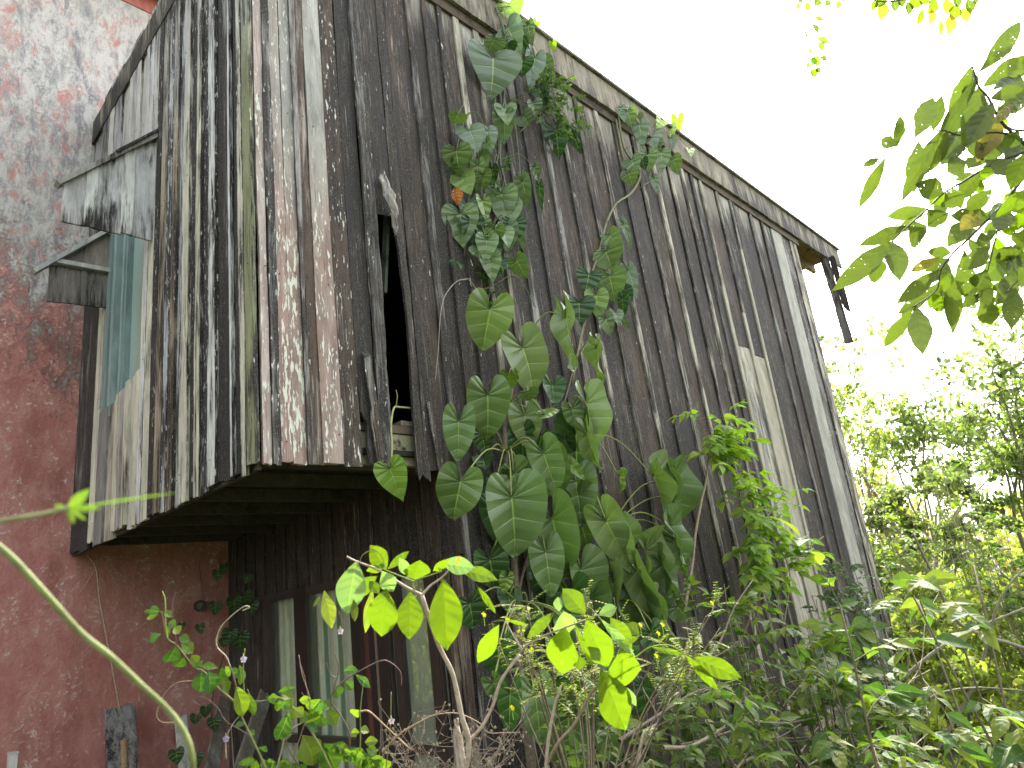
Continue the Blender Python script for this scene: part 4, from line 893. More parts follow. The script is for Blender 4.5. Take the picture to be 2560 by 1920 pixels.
l8 = conv(1150, 1250, 2.476, [(588, 690, 415, 855, 70, LM), (612, 690, 605, 600, 62, LP), (640, 688, 655, 852, 125, LP), (775, 707, 642, 548, 130, LM), (858, 705, 978, 662, 75, LP), (650, 780, 617, 1102, 168, LM), (780, 735, 922, 1062, 175, LM),
 (872, 735, 1088, 972, 62, LP), (705, 745, 822, 1055, 40, LM), (930, 725, 1062, 922, 115, LM), (1110, 835, 1018, 760, 72, LM), (1012, 905, 1022, 1190, 165, LM), (868, 1045, 1045, 1450, 190, LM), (790, 910, 862, 985, 65, LM),
 (1035, 1160, 1092, 1280, 36, LP), (1110, 845, 1000, 890, 40, LM), (1440, 970, 1748, 1105, 115, LM), (740, 965, 745, 1050, 75, LO), (1180, 910, 1400, 960, 34, LM), (1390, 950, 1612, 1192, 48, LM), (290, 745, 410, 770, 22, LM)])
for i, r in enumerate(l7+l8):
    z = 1.30+.03*math.sin(i*1.7)+(.12 if i >= len(l7) else 0); mb = MB()
    leafpx(mb, *r[:5], ELL, z=z, tilt=random.uniform(-.03, .03), face=.95, wk=.98, fold=.14, bend=random.uniform(.02, .16), ruf=.012, nv=7, M_=4, col=r[5], turn=random.uniform(-.2, .2)); mb.build('leaf', LEAFS if r[5] is LP else LIME, T, smooth=True)
st = MB(); BK = (.46, .38, .31); BD = (.20, .14, .10)
def c7(P, z=1.31): return [dep(600+x/2.476, 1250+y/2.476, z) for x, y in P]
def c8(P, z=1.43): return [dep(1150+x/2.476, 1250+y/2.476, z) for x, y in P]
for P, r0, r1, c in ((c7([(1385, 1760), (1400, 1659), (1415, 1490), (1370, 1330), (1318, 1085), (1240, 920), (1190, 790), (1125, 590)]), .0075, .005, BK), (c7([(1125, 590), (1030, 540), (950, 490), (850, 430), (720, 380), (660, 350)]), .0042, .002, BK),
 (c7([(1125, 590), (1180, 530), (1250, 480), (1305, 420)]), .0035, .002, BK), (c7([(1080, 560), (1075, 505), (1180, 465), (1250, 440)]), .002, .0014, (.25, .30, .06)), (c7([(1075, 505), (990, 470), (915, 440), (830, 400)]), .002, .0014, (.25, .30, .06)),
 (c7([(740, 385), (760, 340), (810, 310)]), .0014, .001, (.25, .3, .06)), (c7([(905, 435), (870, 340), (810, 300)]), .0014, .001, (.25, .3, .06)),
 (c7([(1415, 1490), (1500, 1400), (1570, 1260), (1620, 1110), (1733, 960)], 1.34), .0042, .0035, BK), (c8([(205, 1240), (260, 1110), (385, 930), (500, 850), (600, 810), (780, 740)], 1.36), .0038, .002, (.30, .24, .18)),
 (c8([(385, 930), (330, 840), (285, 755)], 1.36), .0025, .0015, BK), (c8([(530, 1690), (545, 1500), (580, 1300), (625, 1150)]), .0055, .003, BK), (c8([(530, 1650), (610, 1500), (700, 1400), (760, 1290), (825, 1180), (960, 1080), (1090, 970)]), .0048, .003, (.26, .19, .14)),
 (c8([(1050, 1700), (1100, 1450), (1180, 1270), (1300, 1110), (1430, 1020), (1600, 960), (1740, 860), (1800, 720)], 1.6), .0032, .0015, BD), (c8([(1000, 1080), (1010, 980), (1015, 905)]), .0018, .001, BK),
 (c8([(1090, 970), (1180, 910), (1300, 900), (1400, 960)]), .002, .0012, (.3, .4, .05)), (c8([(780, 740), (850, 715), (930, 725)]), .0018, .0012, (.3, .35, .08))):
    tube(st, P, r0*.74, r1*.8, n=5, sides=8, jit=.14, col=c)
b0 = dep(1160, 1990, 1.31); tube(st, [dep(1160, 1920, 1.31), b0, (b0[0]+.1, b0[1]+.05, -.4)], .006, .011, sides=8, col=BK); b0 = dep(1363, 1960, 1.43); tube(st, [b0, (b0[0], b0[1]+.05, -.4)], .006, .01, sides=8, col=BK); st.build('branch', STEM, T, smooth=True)
mb = MB(); leafpx(mb, 1138, 1408, 1152, 1392, 7, ELL, z=1.3, col=(.6, .16, .06), M_=1); mb.build('bud', LIME, T)
# ------------------------------------------------------------------ blue-flowered weeds bottom left
SG = [(.06, .12, .025), (.09, .15, .025), (.05, .11, .04), (.12, .17, .025)]
def c6(P, z): return [dep(x/2.476, 1250+y/2.476, z) for x, y in P]
def weed(label, stems, leaves, flowers, z, zconv):
    T = empty('blue_snakeweed', (0, 0, 0), label, 'weed', 'blue flowered weeds in the foreground'); st = MB()
    for P, r0, r1, c in stems: tube(st, zconv(P, z), r0, r1, n=5, sides=6, col=c)
    P = zconv(stems[0][0][:1], z)[0]; tube(st, [P, (P[0]+.05, P[1]+.05, -.3)], stems[0][1], stems[0][1], col=stems[0][3])
    for r in leaves:
        mb = MB(); A, B = zconv([r[:2], r[2:4]], z); 
        leafpx(mb, *px_(A), *px_(B), r[4]/2.476*1.05, ELL, z=z*(1+random.uniform(-.02, .02)), fold=.3, bend=.3, ruf=.02, nv=6, M_=3, col=random.choice(SG), turn=random.uniform(-.4, .4), face=.6); mb.build('leaf', LEAFS, T, smooth=True)
    for x, y in flowers:
        mb = MB(); P = zconv([(x, y)], z*.99)[0]
        for k in range(5):
            a = k*1.257+.3; d = np.array([math.cos(a)*.7, -math.cos(a)*.7, math.sin(a)]); leaf(mb, P, d, U(CAM-P), .0085, .009, LOW, nv=1, M_=1, ruf=0, fold=-.3, col=(.30, .22, .66))
        tube(mb, [P, P+np.array([0.001, 0.002, .012])], .0014, .001, n=2, sides=4, col=(.3, .35, .15)); mb.build('flower', LEAFS, T)
    st.build('stem', STEM, T, smooth=True); return T
def px_(P):
    c = M @ (np.array(P)-CAM); return 1280+F*c[0]/c[2], 960+F*c[1]/c[2]
GS = (.20, .24, .08); GD2 = (.16, .11, .09); GT = (.42, .38, .27)
def rl(P, n, l, w):      # leaves scattered along a stem
    out = []
    for i in range(n):
        q = random.randrange(len(P)-1); f = random.random(); x = P[q][0]+(P[q+1][0]-P[q][0])*f; y = P[q][1]+(P[q+1][1]-P[q][1])*f; a = random.uniform(-.5, 3.6); out.append((x, y, x+math.cos(a)*l*random.uniform(.6, 1.2), y+abs(math.sin(a))*l*random.uniform(.4, 1.2), w*random.uniform(.7, 1.2)))
    return out
M1 = [(1670, 1720), (1620, 1600), (1500, 1350), (1460, 1260), (1350, 1160), (1260, 1060), (1200, 1030), (1095, 900), (1035, 850), (1000, 690)]
weed('leggy weed with toothed leaves and curling dry spikes in front of the red wall', [(M1, .0028, .0012, GS), ([(1035, 850), (1025, 760), (1022, 620), (1005, 565)], .0018, .0014, (.3, .36, .08)), ([(1095, 900), (1075, 760), (1068, 640), (1090, 570)], .0012, .001, (.18, .08, .10)),
 ([(1425, 1030), (1400, 970), (1340, 900), (1360, 800), (1430, 720), (1510, 660), (1545, 665), (1500, 685)], .0016, .0013, GT), ([(1200, 1120), (1100, 1130), (1020, 1200), (970, 1320), (1000, 1375), (1090, 1380), (1140, 1440), (1130, 1480)], .0012, .001, (.36, .26, .16)),
 ([(1640, 1690), (1560, 1480), (1400, 1370), (1350, 1290), (1260, 1220), (1205, 1240), (1230, 1270)], .0012, .001, GD2), ([(1510, 1180), (1505, 1050), (1515, 920)], .0016, .0012, GS), ([(1425, 1030), (1460, 1150), (1500, 1350)], .002, .002, GD2), ([(1400, 1600), (1400, 1480), (1440, 1390), (1480, 1340)], .0016, .001, GT), ([(1450, 1720), (1440, 1560), (1430, 1400)], .0016, .001, GD2)],
 [(1090, 905, 1035, 1030, 72), (1140, 970, 1083, 1052, 55), (1120, 885, 1200, 940, 62), (1000, 825, 905, 880, 35), (1000, 690, 865, 697, 24), (985, 705, 890, 737, 26), (990, 680, 925, 660, 26), (1010, 690, 1070, 715, 34), (1105, 850, 1172, 865, 45), (1040, 760, 1090, 775, 45), (1060, 800, 1015, 830, 50), (1075, 790, 1115, 820, 50),
  (1235, 1030, 1342, 1022, 34), (1250, 1055, 1232, 1212, 78), (1290, 1055, 1322, 1212, 82), (1370, 1035, 1365, 1172, 62), (1380, 1100, 1425, 1200, 45), (1460, 1150, 1532, 1352, 80), (1480, 1020, 1512, 1152, 42), (1535, 1190, 1582, 1352, 42), (1185, 960, 1225, 1020, 55), (1440, 1040, 1385, 1080, 45), (1440, 1080, 1480, 1060, 50), (1240, 1030, 1220, 1005, 50)]+rl([(1500, 1350), (1670, 1720)], 6, 70, 40),
 [(1507, 985), (1398, 1478)], 1.55, c6)
M2 = [(1750, 1780), (1790, 1600), (1830, 1330), (1720, 1210)]; M3 = [(2100, 1780), (2000, 1560), (1930, 1440), (1850, 1330), (1780, 1250), (1700, 1210)]
weed('weed with pale yellow green serrated leaves in front of the striped curtain window', [(M3, .0028, .0012, GS), ([(1720, 1215), (1650, 1240), (1570, 1240), (1530, 1170)], .0016, .0012, GS), ([(1780, 1720), (1830, 1550), (1880, 1400), (1920, 1250), (1870, 1080), (1850, 960)], .0014, .001, (.3, .2, .16)), ([(1700, 1720), (1740, 1560), (1780, 1440), (1900, 1360)], .0022, .0014, GT), ([(1900, 1720), (1790, 1550), (1760, 1420)], .0016, .001, GD2)],
 [(1790, 1310, 1712, 1532, 72), (1740, 1200, 1825, 1225, 50), (1700, 1210, 1660, 1260, 50), (1720, 1190, 1820, 1165, 34), (1850, 1240, 1920, 1235, 40), (1870, 1455, 1980, 1640, 115), (1760, 1240, 1810, 1290, 55), (1930, 1290, 1900, 1400, 85), (1980, 1240, 1960, 1340, 70), (1650, 1520, 1610, 1560, 40)]+rl(M3, 8, 90, 50)+rl(M2, 6, 80, 45), [], 1.6, c6)
c7w = lambda P, z: [dep(600+x/2.476, 1250+y/2.476, z) for x, y in P]
M4 = [(500, 1760), (480, 1530), (440, 1420), (360, 1320)]; M5 = [(640, 1720), (680, 1470), (620, 1330), (560, 1240), (620, 1140), (740, 1060), (860, 1000), (920, 1000), (990, 1060), (1000, 1150)]; M6 = [(730, 1720), (745, 1500), (745, 1300), (765, 1120)]
weed('dense bunch of serrated weed leaves below the dark framed windows', [(M5, .0024, .0012, GD2), (M4, .0026, .0018, GS), (M6, .002, .0012, GS), ([(570, 1200), (610, 1060), (590, 960)], .0014, .001, GD2), ([(600, 1100), (560, 1080), (535, 1010)], .0012, .001, GD2), ([(745, 1310), (800, 1310), (900, 1400), (1060, 1550)], .0024, .0018, (.36, .25, .16)), ([(880, 1560), (1000, 1440), (1120, 1370), (1240, 1310), (1270, 1250)], .0022, .0014, (.34, .24, .15)),
 ([(630, 900), (630, 760), (610, 690)], .0012, .001, GD2), ([(900, 1700), (930, 1400), (935, 1190)], .0014, .0012, GS), ([(380, 1190), (420, 1240), (400, 1100), (370, 1010)], .0012, .001, GD2), ([(1040, 1420), (1180, 1340), (1340, 1320), (1480, 1380), (1540, 1440), (1640, 1440), (1733, 1440)], .0016, .0012, (.33, .25, .18))],
 [(640, 1060, 725, 1045, 45), (715, 1080, 815, 1160, 42), (650, 1120, 705, 1175, 45), (590, 1150, 620, 1230, 60), (500, 1230, 420, 1330, 90), (560, 1290, 500, 1260, 70), (440, 1300, 470, 1420, 95), (500, 1350, 530, 1400, 50), (540, 1300, 610, 1390, 70), (390, 1455, 440, 1625, 110), (520, 1500, 600, 1700, 110), (460, 1520, 500, 1650, 90), (740, 1420, 800, 1425, 40), (740, 1440, 680, 1440, 40), (745, 1300, 680, 1330, 50), (770, 1500, 850, 1490, 50), (780, 1540, 850, 1560, 50), (700, 1560, 640, 1600, 60), (830, 1600, 930, 1690, 60),
  (880, 1600, 900, 1700, 70), (760, 1580, 740, 1680, 60)]+rl([(560, 1500), (900, 1640)], 24, 90, 45)+rl([(20, 1600), (400, 1640)], 20, 90, 45), [(622, 812), (938, 1368)], 1.65, c7w)
T = empty('dry_twig_bush', (0, 0, 0), 'bare grey twiggy bush with tiny seed tufts below the windows', 'shrub'); st = MB(); root = dep(1060, 2100, 2.2)
for i in range(42):
    tx, ty = random.uniform(930, 1330), random.uniform(1760, 1920); tip = dep(tx, ty, 2.2+random.uniform(-.2, .2)); mid = (root+tip)/2+rng.normal(0, .04, 3); P = smoothpath([root, mid, tip], 5); tube(st, P, .0022, .001, sm=False, sides=4, col=(.28, .22, .18))
    for j in range(6):
        q = P[random.randrange(len(P)//2, len(P))]; e_ = q+rng.normal(0, .04, 3); tube(st, [q, (q+e_)/2+rng.normal(0, .006, 3), e_], .001, .0007, n=2, sides=3, col=(.30, .24, .18)); box(st, e_, EX*.0028, EY*.0028, EZ*.003, col=(.30, .26, .18))
st.build('branch', STEM, T)
# ------------------------------------------------------------------ very near stems, out of focus
T = empty('arching_stem', (0, 0, 0), 'thick fuzzy green stem arching across the lower left, very close and out of focus', 'stem')
mb = MB(); P = [dep(x, y, z) for x, y, z in ((-160, 1290, .42), (-60, 1330, .42), (20, 1385, .42), (110, 1480, .42), (200, 1580, .43), (275, 1640, .43), (350, 1710, .44), (420, 1775, .45), (460, 1830, .45), (480, 1890, .45), (480, 1960, .46))]
tube(mb, P, .0020, .0018, n=8, sides=12, col=(.20, .235, .085)); mb.build('stem', STEM, T, smooth=True)
mb = MB()
for i in range(700):
    k = random.randrange(len(P)-1); f = random.random(); q = P[k]+(P[k+1]-P[k])*f; d = U(rng.normal(0, 1, 3)); beam(mb, q+d*.0016, q+d*.0030, .00006, .00006, col=(.5, .52, .3))
mb.build('hair', STEM, T)
T = empty('young_shoot', (0, 0, 0), 'blurred young shoot tip with small spread leaves near the left edge', 'stem'); mb = MB(); z = .33
tube(mb, [dep(-120, 1330, z), dep(0, 1303, z), dep(90, 1288, z), dep(175, 1270, z)], .0013, .0010, sides=8, col=(.26, .28, .13)); mb.build('stem', STEM, T, smooth=True)
mb = MB()
for tx, ty, w in ((222, 1225, 20), (245, 1270, 14), (185, 1310, 13), (215, 1300, 9), (430, 1232, 5), (130, 1262, 9)): leafpx(mb, 168, 1272, tx, ty, w, ELL, z=z, fold=.3, M_=2, ruf=0, nv=3, col=(.10, .15, .04))
mb.build('foliage', LEAFS, T, smooth=True)
# ------------------------------------------------------------------ overhanging branch, top right
def r1c(P, z): return [dep(1700+x/1.843, y/1.843, z) for x, y in P]
TG = (.082, .108, .036); TD = (.066, .092, .036); TY = (.20, .165, .05); TL = (.13, .19, .015)
T = empty('overhanging_tree', (0, 0, 0), 'tree at the right edge reaching in with large insect bitten compound leaves', 'tree')
tl = [(1215, 890, 1095, 850, 88, TG), (1140, 960, 955, 1002, 78, TG), (1140, 962, 1237, 1067, 100, TG), (1050, 1040, 862, 1127, 62, TG), (1050, 1042, 1157, 1152, 98, TG), (985, 1108, 735, 1322, 95, TG), (978, 1112, 1022, 1252, 88, TG), (905, 1168, 913, 1322, 85, TG),
 (1222, 888, 1302, 955, 80, TG), (1385, 790, 1268, 928, 88, TG), (1375, 790, 1450, 802, 60, TL), (1405, 738, 1542, 800, 72, TG), (1250, 1165, 1150, 1160, 60, TG), (1200, 1238, 1010, 1400, 85, TG), (1182, 1338, 990, 1440, 75, TG), (1068, 1418, 938, 1617, 72, TG), (1090, 1412, 1120, 1615, 105, TG),
 (1245, 1245, 1280, 1530, 190, TG), (1200, 1185, 1045, 1252, 55, TY), (1310, 1150, 1320, 1400, 130, TG), (1385, 1370, 1458, 1525, 95, TG), (1425, 1140, 1330, 1230, 80, TG), (1545, 1325, 1525, 1505, 90, TG), (1585, 1120, 1432, 1222, 85, TG),
 (1083, 636, 1175, 435, 92, TG), (1165, 607, 1205, 440, 72, TD), (1000, 672, 918, 640, 60, TG), (1000, 672, 1020, 540, 50, TD), (922, 728, 842, 766, 42, TD), (1205, 592, 1010, 925, 140, TG), (1235, 600, 1142, 805, 95, TG), (1100, 650, 1078, 880, 95, TG), (950, 720, 825, 962, 70, TG), (1300, 600, 1230, 740, 110, TD),
 (1370, 345, 1215, 720, 170, TD), (1372, 400, 1320, 690, 140, TG), (1345, 300, 1240, 560, 150, TG), (1305, 822, 1240, 712, 85, TG), (1375, 335, 1640, 60, 190, TG), (1390, 400, 1640, 250, 140, TG), (1425, 455, 1640, 400, 100, TG), (1460, 505, 1640, 440, 110, TG), (1480, 560, 1378, 705, 92, TY), (1445, 470, 1330, 660, 110, TG),
 (1475, 640, 1400, 735, 90, TG), (1535, 480, 1490, 550, 45, TY), (1450, 1005, 1640, 860, 120, TL), (1420, 1010, 1310, 985, 90, TG), (1500, 960, 1470, 1060, 90, TG), (1380, 985, 1300, 1050, 70, TY), (1540, 1010, 1470, 1090, 110, TL), (1600, 700, 1520, 850, 120, TL), (1500, 900, 1640, 960, 120, TL), (1340, 1010, 1250, 1110, 80, TG),
 (1560, 1230, 1640, 1330, 90, TG), (1500, 1200, 1400, 1290, 110, TL), (1360, 1120, 1440, 1110, 90, TG), (1440, 870, 1310, 980, 90, TG), (1555, 1250, 1470, 1400, 110, TG), (1410, 1240, 1360, 1360, 100, TD), (1560, 600, 1500, 690, 90, TD), (1630, 940, 1560, 1060, 120, TL), (1620, 1060, 1530, 1150, 100, TG), (1395, 720, 1330, 770, 75, TG)]
rr = random.Random(5)
for P in ([(1585, 700), (1380, 790), (1215, 890), (1050, 1042), (905, 1168)], [(1585, 820), (1430, 1000), (1255, 1170), (1180, 1338), (1068, 1418)], [(1585, 660), (1480, 560), (1375, 395), (1345, 300)], [(1500, 930), (1430, 1200), (1385, 1370)], [(1600, 1000), (1540, 1200), (1480, 1420)], [(1600, 300), (1500, 420), (1420, 560), (1330, 640)]):
    for k in range(18):
        q = rr.randrange(len(P)-1); f = rr.random(); x = P[q][0]+(P[q+1][0]-P[q][0])*f; y = P[q][1]+(P[q+1][1]-P[q][1])*f; a = rr.uniform(.9, 2.9); L = rr.uniform(65, 115)
        tl.append((x, y, x+math.cos(a)*L, y+abs(math.sin(a))*L, L*.52, rr.choice([TG, TG, TD, TL])))
for i, r in enumerate(tl):
    r = r[:4]+(min(r[4], 88),)+r[5:]
    q = conv(1700, 0, 1.843, [r])[0]; z = 1.9+.12*math.sin(i*2.3)+(.22 if i > 62 else 0); mb = MB()
    leafpx(mb, *q[:5], ELL, z=z, tilt=random.uniform(-.05, .05), face=.88, wk=.86, fold=.18, bend=random.uniform(.05, .3), ruf=.012, nv=8, M_=4, col=r[5], turn=random.uniform(-.3, .3), bite=.10); mb.build('leaf', TREEL, T, smooth=True)
st = MB(); tc = (.07, .06, .055)
for P, r0, r1 in (([(1680, 640), (1585, 700), (1480, 740), (1380, 790), (1300, 840), (1215, 890), (1140, 962), (1050, 1042), (980, 1110), (905, 1168)], .0042, .0014), ([(1680, 760), (1585, 820), (1500, 930), (1430, 1000), (1340, 1090), (1255, 1170), (1200, 1250), (1180, 1338), (1068, 1418)], .0048, .0014), ([(1680, 720), (1585, 660), (1480, 560), (1420, 450), (1375, 395), (1345, 300)], .0055, .002),
 ([(1580, 640), (1460, 610), (1300, 625), (1200, 600), (1085, 640), (1000, 672), (922, 728)], .003, .0012), ([(1640, 860), (1540, 920), (1430, 1010)], .004, .002), ([(1640, 920), (1500, 980), (1430, 1010)], .004, .002), ([(1500, 930), (1470, 1030), (1430, 1200), (1385, 1370)], .0025, .001), ([(1640, 600), (1550, 600), (1500, 580)], .004, .002), ([(1640, 1200), (1570, 1280), (1500, 1350)], .002, .001), ([(1480, 740), (1450, 870)], .002, .001)):
    tube(st, r1c(P, 1.9), r0, r1, n=5, sides=6, col=tc)
st.build('twig', STEM, T, smooth=True); mb = MB(); hub = dep(3100, 350, 2.3)
for q in ((1680, 640), (1680, 760), (1680, 720), (1640, 860), (1640, 920), (1640, 600), (1640, 1200)): tube(mb, [r1c([q], 1.9)[0], (r1c([q], 1.9)[0]+hub)/2+np.array([0, 0, .05]), hub], .005, .02, col=tc)
tube(mb, [hub, hub+np.array([.4, -.2, -.6]), (hub[0]+.6, hub[1]-.4, GZ-.1)], .03, .08, sides=10, col=(.14, .12, .10)); mb.build('trunk', STEM, T, smooth=True)
# small leaflets high above the roof
T = empty('hanging_twig', (0, 0, 0), 'thin twig of small yellow green leaflets hanging into the sky at the top edge', 'twig')
L2 = [(612, 82, 668, 88, 18), (608, 112, 642, 150, 32), (628, 178, 692, 190, 26), (633, 198, 667, 228, 30), (643, 262, 683, 275, 20), (602, 268, 648, 295, 38), (625, 310, 648, 335, 22), (600, 318, 630, 355, 36), (573, 140, 586, 172, 14), (593, 222, 608, 252, 14), (590, 5, 586, 50, 22), (548, 15, 540, 45, 18), (690, 0, 672, 25, 25), (733, 0, 728, 40, 20), (588, 280, 590, 320, 12), (615, 260, 612, 300, 25), (640, -10, 625, 28, 28), (560, -10, 548, 14, 20)]
for r in L2: q = conv(1700, 0, 1.843, [r])[0]; mb = MB(); leafpx(mb, *q, ELL, z=3.4, face=.5, fold=.3, nv=5, M_=2, ruf=0, col=random.choice([(.16, .27, .04), TG, TL])); mb.build('leaf', LEAFS, T, smooth=True)
mb = MB(); tube(mb, r1c([(640, -120), (620, 0), (600, 90), (598, 200), (595, 300), (600, 340)], 3.4), .002, .001, sides=5, col=(.25, .3, .1)); tube(mb, r1c([(640, -120), (1000, -200), (1500, -250), (1900, -200)], 3.4), .005, .01, sides=5, col=(.2, .2, .12)); mb.build('stem', STEM, T, smooth=True)
T = empty('leafy_twig', (0, 0, 0), 'leafy twig with orange tinted leaves at the top edge of the sky', 'twig')
L3 = [(985, -5, 996, 52, 32), (945, 10, 925, 88, 40), (1045, 5, 1060, 68, 36), (1120, 40, 1098, 112, 26), (1160, 40, 1160, 112, 34), (1245, 62, 1247, 156, 40), (1200, 90, 1206, 162, 18), (1290, 40, 1333, 95, 52), (1275, 20, 1255, 92, 40), (1322, -5, 1345, 60, 42), (1180, -10, 1150, 60, 44), (1225, -10, 1232, 62, 44), (1090, -10, 1075, 40, 44), (1350, -10, 1372, 15, 40), (1010, -10, 1030, 30, 34), (960, -20, 900, 30, 30), (1260, -20, 1290, 30, 40), (1140, -20, 1110, 20, 36), (905, -10, 888, 50, 22)]
for i, r in enumerate(L3): q = conv(1700, 0, 1.843, [r])[0]; mb = MB(); leafpx(mb, *q, ELL, z=3.0, face=.5, fold=.3, nv=5, M_=2, ruf=0, col=(.50, .32, .08) if i in (4, 5) else random.choice([(.20, .32, .03), TG, TL, (.30, .36, .05)])); mb.build('leaf', LEAFS, T, smooth=True)
mb = MB(); tube(mb, r1c([(880, 0), (960, 8), (1060, -10), (1200, -30), (1400, -60), (1900, -120)], 3.0), .002, .01, sides=5, col=(.2, .16, .12)); mb.build('stem', STEM, T, smooth=True)
# ------------------------------------------------------------------ trees and thickets beyond
BR = (.26, .24, .17)
YGc = [(.19, .25, .04), (.24, .30, .05), (.14, .21, .04), (.27, .30, .08)]; GRc = [(.10, .14, .055), (.125, .17, .065), (.15, .19, .07)]; AUc = [(.36, .26, .09), (.33, .29, .08), (.26, .27, .06), (.40, .22, .09)]; DKc = [(.065, .095, .045), (.08, .12, .05), (.10, .14, .055)]
def tree(name, label, clumps, n, size, cols, trunk, grp='trees and thickets beyond the house', cat_='tree', squash=.8, hang=.4, tw=.05, extra=(), cull=1):
    """clumps: (px, py, depth, radius m)"""
    T = empty(name, (0, 0, 0), label, cat_, grp); 
    cs, rs = [], []
    for x, y, z, r in clumps:
        k_ = 1.0
        while dep(x, y, z*k_)[2] < GZ+.35*r*k_ and k_ > .3: k_ *= .97
        cs.append(dep(x, y, z*k_)); rs.append(r*k_)
    foliage_np('crown', T, cs, rs, n, size, cols, LEAFB, squash, hang); mb = MB(); b = dep(*trunk); b = np.array([b[0], b[1], GZ-.1]); fork = b+(np.mean(cs, 0)-b)*.45
    tw *= .62; tube(mb, [b, (b+fork)/2+rng.normal(0, .05, 3), fork], tw, tw*.7, sides=8, jit=.1, col=BR); branches(mb, fork, cs, tw*.55, tw*.15, BR)
    for c, r in zip(cs, rs):
        for k in range(4): branches(mb, c, [c+rng.normal(0, r*.55, 3)], tw*.14, tw*.06, BR, sides=4)
    for P, r0, r1 in extra: tube(mb, [(b+fork)/2]+P if name == 'leafy_tree' else P, r0, r1, n=5, sides=6, jit=.15, col=BR)
    mb.build('trunk', STEM, T, smooth=True); return T
tree('slender_tree', 'wispy slender tree just behind the far end of the wall', [(2110, 870, 15, .55), (2140, 950, 15, .5), (2175, 1000, 15, .4), (2100, 1010, 15, .6), (2150, 1090, 15, .6), (2220, 830, 15, .22), (2240, 1010, 15, .25)], 1500, .12, YGc+GRc, (2150, 1500, 15), tw=.05)
tree('leafy_tree', 'mid green spreading tree with visible boughs right of the wall', [(2190, 1070, 17, .8), (2260, 1060, 17, .7), (2330, 1080, 17, .9), (2400, 1110, 17, .9), (2460, 1100, 17, .8), (2280, 1140, 17, .7), (2540, 1130, 17, 1.0), (2310, 1010, 17, .4)], 7000, .125, GRc+DKc+[(.18, .27, .05)], (2330, 1600, 17), tw=.10,
 extra=[([dep(2330, 1600, 14), dep(2290, 1420, 14), dep(2210, 1270, 14), dep(2150, 1180, 14)], .07, .03)])
tree('dark_tree', 'dense dark green tree rising at the right edge', [(2560, 950, 10, .75), (2500, 1010, 10, .45), (2460, 1080, 10, .35), (2550, 1090, 10, .6), (2620, 1000, 10, .9), (2520, 1180, 10, .5), (2600, 1250, 10, .7), (2480, 930, 10, .22)], 4800, .10, GRc+DKc+[(.2, .3, .05)], (2620, 1700, 10), tw=.09)
tree('autumn_thicket', 'orange and yellow tinted thicket glowing behind the leafy tree', [(2200, 1210, 22, .9), (2300, 1260, 22, 1.1), (2420, 1330, 22, 1.3), (2520, 1400, 22, 1.4), (2250, 1400, 22, 1.2), (2380, 1480, 22, 1.4), (2170, 1330, 22, .9), (2540, 1270, 22, .9)], 8500, .15, AUc+YGc, (2350, 1750, 22), tw=.10, cat_='thicket', hang=.1)
tree('thicket', 'bright yellow green thicket filling the right background', [(2230, 1560, 18, 1.2), (2350, 1600, 18, 1.4), (2480, 1620, 18, 1.4), (2260, 1740, 17, 1.4), (2400, 1800, 17, 1.6), (2540, 1800, 16, 1.5), (2560, 1540, 18, 1.3), (2300, 1900, 15, 1.2), (2480, 1960, 14, 1.3)], 17000, .13, YGc+[(.36, .42, .10)], (2400, 1950, 16), tw=.08, cat_='thicket')
tree('leafy_bush', 'green bush spilling out past the lower far corner of the wall', [(2190, 1290, 10.5, .30), (2260, 1330, 10.5, .34), (2220, 1420, 10.5, .42), (2330, 1400, 10.5, .40), (2290, 1230, 10.5, .3), (2400, 1230, 10.5, .35), (2380, 1330, 10.5, .3), (2300, 1510, 10, .4), (2160, 1400, 10.2, .35), (2470, 1290, 10, .3)], 4200, .105, GRc+DKc, (2260, 1750, 10), tw=.04, cat_='bush')
tree('leafy_bush', 'mixed green bush low at the right with crossing pale branches', [(2420, 1480, 8, .35), (2360, 1560, 8, .32), (2500, 1580, 8, .4), (2310, 1640, 8, .3), (2440, 1690, 8, .35), (2540, 1480, 8, .3), (2260, 1560, 8.2, .25), (2540, 1740, 7, .35)], 3000, .085, GRc+YGc, (2430, 1950, 8), tw=.04, cat_='bush',
 extra=[([dep(1990, 1950, 6.2), dep(2080, 1790, 6.3), dep(2190, 1690, 6.5), dep(2280, 1600, 6.6)], .03, .015), ([dep(2250, 1700, 7), dep(2380, 1600, 7), dep(2560, 1520, 7)], .02, .01), ([dep(2560, 1620, 7), dep(2400, 1560, 7), dep(2330, 1430, 7), dep(2280, 1330, 7)], .022, .01), ([dep(2180, 1900, 6.5), dep(2300, 1760, 6.5), dep(2420, 1720, 6.5), dep(2600, 1730, 6.5)], .012, .006), ([dep(2340, 1880, 7), dep(2440, 1700, 7), dep(2500, 1500, 7), dep(2590, 1390, 7)], .02, .008)])
for i, (x, y, z, n) in enumerate(((2150, 1500, 30, 1), (2500, 1480, 32, 1), (2850, 1350, 28, 1))):
    lb = ('hazy far tree behind the autumn thicket next to the wall', 'hazy far tree behind the right hand thicket', 'far tree standing beyond the right edge')[i]
    tree('far_tree', lb, [(x+random.uniform(-150, 150), y+random.uniform(-160, 240), z, random.uniform(1.6, 2.4)) for k in range(9)], 5200, .34, YGc+GRc, (x, 1900, z), tw=.2)
tree('garden_tree', 'sunlit shrub seen through the dusty lower window', [(x, y, 11.5, .9) for x, y in ((1000, 1560), (1060, 1650), (1100, 1760), (980, 1800), (1050, 1480), (1120, 1600))], 3500, .12, YGc, (1050, 1950, 11.5), tw=.08)
